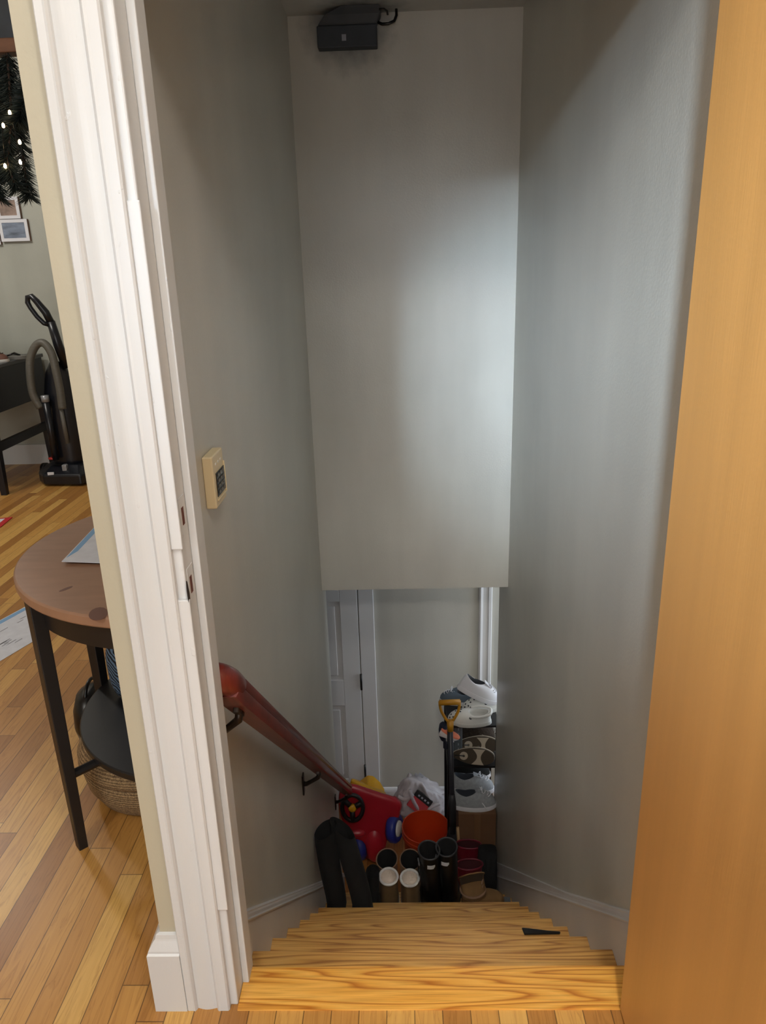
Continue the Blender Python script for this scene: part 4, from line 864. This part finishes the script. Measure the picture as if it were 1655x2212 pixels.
# ------------------------------------------------------------------ orange bucket
bu = thing('bucket', 'orange plastic bucket standing on the landing behind the rain boots', 'bucket', (0.095, 3.80, ZL))
Mb = Matrix.Translation((0.095, 3.80, ZL)); BH = 0.295
B().lathe([(0.125, 0.0), (0.129, 0.006), (0.138, 0.20), (0.146, BH-0.06), (0.152, BH-0.055), (0.152, BH-0.035), (0.147, BH-0.03), (0.148, BH-0.006), (0.152, BH-0.003), (0.151, BH), (0.145, BH), (0.140, BH-0.05), (0.120, 0.012), (0.0, 0.010)], 56, Mb, True, False).build('bucket_body', ORGP, bu, auto=40)
B().tube([Mb @ Vector((0.156*math.cos(a), 0.156*math.sin(a)*0.9, BH-0.045-0.10*math.sin(a))) for a in [math.pi*i/20 for i in range(21)]], 0.0025, 6).build('wire_handle', SILV, bu, smooth=True)

# ------------------------------------------------------------------ shovel
sh = thing('shovel', 'snow shovel with mustard yellow grip and charcoal shaft beside the shoe rack', 'shovel', (0.29, 3.62, ZL))
top_, bot_ = Vector((0.241, 3.705, -1.02)), Vector((0.252, 3.605, -1.80))
ax = (top_-bot_).normalized(); ux_ = Vector((1, 0, 0)); ux_ = (ux_-ax*ux_.dot(ax)).normalized()
B().tube([bot_, top_-ax*0.09], 0.0155, 14).build('shaft', SHAFT, sh, smooth=True)
gp = B(); gp.tube([top_-ax*0.12, top_-ax*0.055], [0.0185, 0.021], 14)
for s in (-1, 1):
    gp.tube(smoothpath([top_-ax*0.065+ux_*0.010*s, top_-ax*0.035+ux_*0.030*s, top_+ax*0.005+ux_*0.049*s, top_+ax*0.040+ux_*0.056*s, top_+ax*0.066+ux_*0.057*s], 5), 0.0085, 10)
gp.build('grip', YHAND, sh, smooth=True)
B().tube([top_+ax*0.058-ux_*0.060, top_+ax*0.058+ux_*0.060], 0.0165, 14).build('grip_bar', YHAND, sh, smooth=True)
B().tube([bot_+ax*0.26, bot_+ax*0.20, bot_+ax*0.05], [0.017, 0.024, 0.021], 14).build('ferrule', CHAR, sh, smooth=True)
bl = B(); cb = bot_-ax*0.0
bl.loft([[cb+ux_*x+ax*z+Vector((0, -0.03*(x/0.06)**2*0.5+d+(-0.02 if z < -0.2 else 0), 0)) for x in (-w_, -w_/2, 0, w_/2, w_)] + [cb+ux_*x+ax*z+Vector((0, -0.03*(x/0.06)**2*0.5+d+0.006+(-0.02 if z < -0.2 else 0), 0)) for x in (w_, w_/2, 0, -w_/2, -w_)] for z, w_, d in ((0.05, 0.018, 0.0), (0.0, 0.035, 0.0), (-0.10, 0.045, 0.0), (-0.25, 0.045, -0.005), (-0.395, 0.042, -0.01))])
bl.build('blade', CHAR, sh, smooth=False, bevel=0.002)
wsk = thing('wooden_stick', 'pale wooden stick with dark tip standing behind the shovel', 'stick', (0.29, 3.58, ZL))
B().tube([(0.288, 3.575, -1.93), (0.279, 3.585, -1.74)], 0.0095, 10).build('stick', ASH, wsk, smooth=True)
B().tube([(0.300, 3.565, ZL+0.002), (0.288, 3.575, -1.93)], 0.016, 10).build('dark_tip', CHAR, wsk, smooth=True)

# ------------------------------------------------------------------ shoe rack, cardboard box and everything on them
S2, S1, S0 = -1.140, -1.425, -1.652
rk = thing('shoe_rack', 'narrow black shoe rack standing over the cardboard box at the wall end', 'shoe rack', (0.38, 3.86, ZL))
for x in (0.236, 0.522):
    for y in (3.735, 4.045):
        B().box(x-0.009, x+0.009, y-0.009, y+0.009, ZL, S2+0.01).build('post', BLACKW, rk)
for z in (S2, S1):
    B().box(0.228, 0.530, 3.735, 4.054, z-0.012, z).build('shelf', BLACKW, rk, bevel=0.001)
cbx = thing('cardboard_box', 'tall brown cardboard box carrying the grey running shoes', 'box', (0.38, 3.7, ZL))
b = B(); b.box(0.284, 0.508, 3.595, 4.03, ZL, S0); b.build('carton', CARD, cbx, bevel=0.003)
B().box(0.378, 0.416, 3.5935, 3.595, ZL, S0).build('tape', mat('brown_tape', srgb(112, 80, 52), 0.4), cbx)
ga = low_shoe('running_shoe', 'light grey knit running shoe nearest the front on the cardboard box', 'shoe', 0.262, 0.10, 0.112, SNKG, SNKW, mat('navy_grey_lining', srgb(46, 50, 58), 0.9), SNKW, 0.032, 'pair of grey running shoes')
place(ga, 0.384, 3.655, S0, R(-87))
lz = B(); lz.tube([(0.03, 0.02, 0.085), (0.052, 0.05, 0.05), (0.056, 0.065, 0.02)], 0.003, 6); lz.build('loose_lace', SNKW, ga, smooth=True)
gb = dup(ga, 'light grey knit running shoe behind its twin on the cardboard box'); place(gb, 0.388, 3.80, S0, R(-92))
bk_ = low_shoe('black_trainer', 'black trainer with white laces and stripe behind the grey running shoes', 'shoe', 0.255, 0.10, 0.105, KNIT, SNKW, INK, SNKW, 0.03); place(bk_, 0.385, 3.935, S0+0.0, R(-90))
# brown sandals standing on edge, soles out
def sandal(label):
    r = thing('brown_sandal', label, 'sandal', (0, 0, 0), 'pair of brown sandals with soles showing')
    b = B(); b.loft([outline(0.25, 0.105, z, s_, s_) for z, s_ in ((0, 0.96), (0.008, 1.0), (0.024, 1.0), (0.028, 0.97))]); b.build('footbed', SOLEB, r, auto=40)
    B().lathe([(0.015, 0.0285), (0.025, 0.0285), (0.025, 0.0305), (0.015, 0.0305)], 26, Matrix.Translation((0, -0.062, 0))).build('ring_patch', SOLET, r)
    B().lathe([(0.0, 0.0285), (0.0075, 0.0285), (0.0075, 0.0305), (0.0, 0.0305)], 16, Matrix.Translation((0, -0.062, 0))).build('plug', RUBK, r)
    B().tube([(0, -0.066, 0.030), (0, -0.118, 0.030)], 0.0035, 8).build('groove', RUBK, r, smooth=True)
    hg = [(0.047, -0.012)]+[(0.047-0.094*k/10, -0.012+0.030*math.sin(math.pi*k/10)) for k in range(1, 11)]+[(-0.047+0.094*k/10, 0.062-0.022*math.sin(math.pi*k/10)) for k in range(0, 11)]
    B().loft([[Vector((x, y, z)) for x, y in hg] for z in (0.0283, 0.0303)]).build('pale_patch', SOLET, r)
    B().loft([[p+Vector((0, 0, 0)) for p in outline(0.253, 0.108, z)] for z in (0.010, 0.018)]).build('welt', SOLET, r)
    B().tube(smoothpath([(-0.05, 0.02, 0.0), (-0.035, 0.03, -0.03), (0, 0.035, -0.045), (0.035, 0.03, -0.03), (0.05, 0.02, 0.0)], 5), 0.008, 8).build('strap', SOLEB, r, smooth=True)
    return r
def side_pose(o, loc, roll, tip):
    # sandal local: +y toe -> +x, sole face (+z) -> towards -y
    M_ = Matrix.Translation(loc) @ Matrix.Rotation(tip, 4, 'X') @ Matrix.Rotation(roll, 4, 'Y') @ Matrix((Vector((0, 0, 1)), Vector((1, 0, 0)), Vector((0, -1, 0)))).transposed().inverted().to_4x4()
    q = Matrix((Vector((0, 1, 0)), Vector((0, 0, -1)), Vector((-1, 0, 0)))).to_4x4()
    # columns: local x -> z, local y -> x, local z -> -y
    C_ = Matrix(((0, 1, 0, 0), (0, 0, -1, 0), (1, 0, 0, 0), (0, 0, 0, 1)))
    o.matrix_world = Matrix.Translation(loc) @ Matrix.Rotation(tip, 4, 'X') @ Matrix.Rotation(roll, 4, 'Y') @ C_
sa = sandal('brown sandal standing on edge, lower of the two soles'); side_pose(sa, (0.388, 3.775, S1+0.054), R(6), R(-14))
sb = dup(sa, 'brown sandal standing on edge, upper of the two soles'); side_pose(sb, (0.425, 3.875, S1+0.062), R(2), R(-14))
fz = thing('fur_slipper', 'dark brown furry slipper under the white clogs', 'slipper', (0.42, 3.96, S1))
b = B(); rg = upper(0.25, 0.11, 0.02, 0.17, -0.03, 0.06, 0.035); Mf = Matrix.Translation((0.42, 3.965, S1)) @ Matrix.Rotation(R(-90), 4, 'Z')
b.loft([[Mf @ p for p in r_] for r_ in rg]); 
rf = random.Random(5)
for r_ in rg[1:]:
    for i in range(0, 30):
        for k in range(3):
            p = r_[i]+Vector((rf.uniform(-.006, .006), rf.uniform(-.006, .006), rf.uniform(-.008, .008))); d_ = Vector((p.x*3, p.y*0.7, 0.06)).normalized()*0.022+Vector((rf.uniform(-.008, .008), rf.uniform(-.008, .008), -0.006))
            s_v = Vector((0.0012, 0.0012, 0)); b.add([Mf @ (p-s_v), Mf @ (p+s_v), Mf @ (p+d_)], [(0, 1, 2)])
b.build('fur', FUR, fz)
B().loft([[Mf @ p for p in outline(0.25, 0.11, z)] for z in (0.0005, 0.02)]).build('sole', SOLEB, fz)
gx = thing('grey_shoe_bag', 'slate grey fabric box standing at the left end of the rack shelf', 'box', (0.30, 3.85, S1))
B().box(0.272, 0.322, 3.80, 3.99, S1, S1+0.262).build('box_body', GREYF, gx, bevel=0.004)
for k in range(5): B().box(0.296, 0.300, 3.7985, 3.80, S1+0.07+0.035*k, S1+0.085+0.035*k).build('stitch', PGREY, gx)
nv_ = thing('navy_cap', 'navy cap hanging on the rack post behind the shovel', 'cap', (0.20, 3.80, S1+0.05))
b = B(); b.lathe([(0.0, -0.035), (0.03, -0.03), (0.046, -0.01), (0.05, 0.02), (0.042, 0.045), (0.02, 0.058), (0.0, 0.06)][1:-1], 22, Matrix.Translation((0.207, 3.80, -1.235)) @ Matrix.Diagonal((0.55, 0.9, 1.25, 1))); b.build('cap_crown', NAVY, nv_, smooth=True)
b = B(); b.loft([[Vector((0.205+0.02*math.sin(a), 3.77-0.05*math.sin(a), -1.275+0.04*math.cos(a))) for a in [math.pi*i/8 for i in range(9)]], [Vector((0.209+0.02*math.sin(a), 3.77-0.05*math.sin(a), -1.275+0.04*math.cos(a))) for a in [math.pi*i/8 for i in range(9)]]]); b.build('cap_brim', NAVY, nv_)
ks = low_shoe('child_shoe', 'small white child shoe with coral trim behind the shovel shaft', 'shoe', 0.125, 0.055, 0.045, mat('white_mesh', srgb(226, 216, 214), 0.7), mat('coral_sole', srgb(236, 132, 96), 0.6), mat('red_lining', srgb(190, 60, 60), 0.8), SNKW, 0.012, laces=3)
ks.matrix_world = Matrix.Translation((0.252, 3.765, -1.205)) @ Matrix.Rotation(R(-90), 4, 'Y') @ Matrix.Rotation(R(90), 4, 'Z') @ Matrix.Rotation(R(-60), 4, 'X')
# white clogs
def clog(label):
    r = low_shoe('white_clog', label, 'clog', 0.255, 0.108, 0.082, WHTP, WHTP, SOLEW, None, 0.03, 'pair of white clogs')
    rg = upper(0.255, 0.108, 0.027, 0.082, -0.255*0.20, 0.255*0.235, 0.108*0.30)
    for (t_, ii) in ((2.4, 4), (2.4, 6), (2.4, 8), (2.4, 10), (3.9, 5), (3.9, 7), (3.9, 9), (5.2, 6), (5.2, 8), (1.3, 5), (1.3, 9)):
        a = int(t_); p = rg[a][ii].lerp(rg[a+1][ii], t_-a); pn = ((rg[a+1][ii]-rg[a][ii]).cross(rg[a][(ii+1) % 30]-rg[a][ii-1])).normalized(); pn = pn if pn.z > 0 else -pn
        B().lathe([(0.001, 0), (0.0052, 0), (0.0052, 0.0012), (0.001, 0.0012)], 10, Matrix.Translation(p+pn*0.0004) @ pn.to_track_quat('Z', 'Y').to_matrix().to_4x4()).build('vent_hole', DGREY, r)
    B().tube(smoothpath([(-0.042, -0.005, 0.075), (-0.048, -0.06, 0.085), (-0.03, -0.115, 0.09), (0, -0.125, 0.09), (0.03, -0.115, 0.09), (0.048, -0.06, 0.085), (0.042, -0.005, 0.075)], 4), 0.008, 8).build('heel_strap', WHTP, r, smooth=True)
    for s in (-1, 1): B().lathe([(0.002, 0), (0.008, 0), (0.008, 0.004), (0.002, 0.005)], 12, Matrix.Translation((0.045*s, -0.008, 0.072)) @ Matrix.Rotation(R(90*s), 4, 'Y')).build('rivet', DGREY, r)
    return r
c1 = clog('white clog with round holes at the front of the rack top'); place(c1, 0.362, 3.775, S2, R(82), 0, R(-8))
c2 = dup(c1, 'white clog pushed against the wall end on the rack top'); place(c2, 0.452, 3.90, S2+0.0, R(98), 0, 0)
wt = low_shoe('white_sneaker', 'white leather sneaker tipped on top of the clogs', 'shoe', 0.262, 0.10, 0.098, SNKW, SNKW, DGREY, SNKW, 0.03)
wt.matrix_world = Matrix.Translation((0.408, 3.865, -1.02)) @ Matrix.Rotation(R(26), 4, 'Y') @ Matrix.Rotation(R(-90), 4, 'Z')
lw = low_shoe('blue_grey_shoe', 'white and blue-grey shoe behind the yellow shovel grip', 'shoe', 0.22, 0.09, 0.08, mat('blue_grey_knit', srgb(92, 104, 116), 0.8), SNKW, DGREY, SNKW, 0.026); place(lw, 0.305, 3.985, S2, R(80))
bpy.context.view_layer.update()
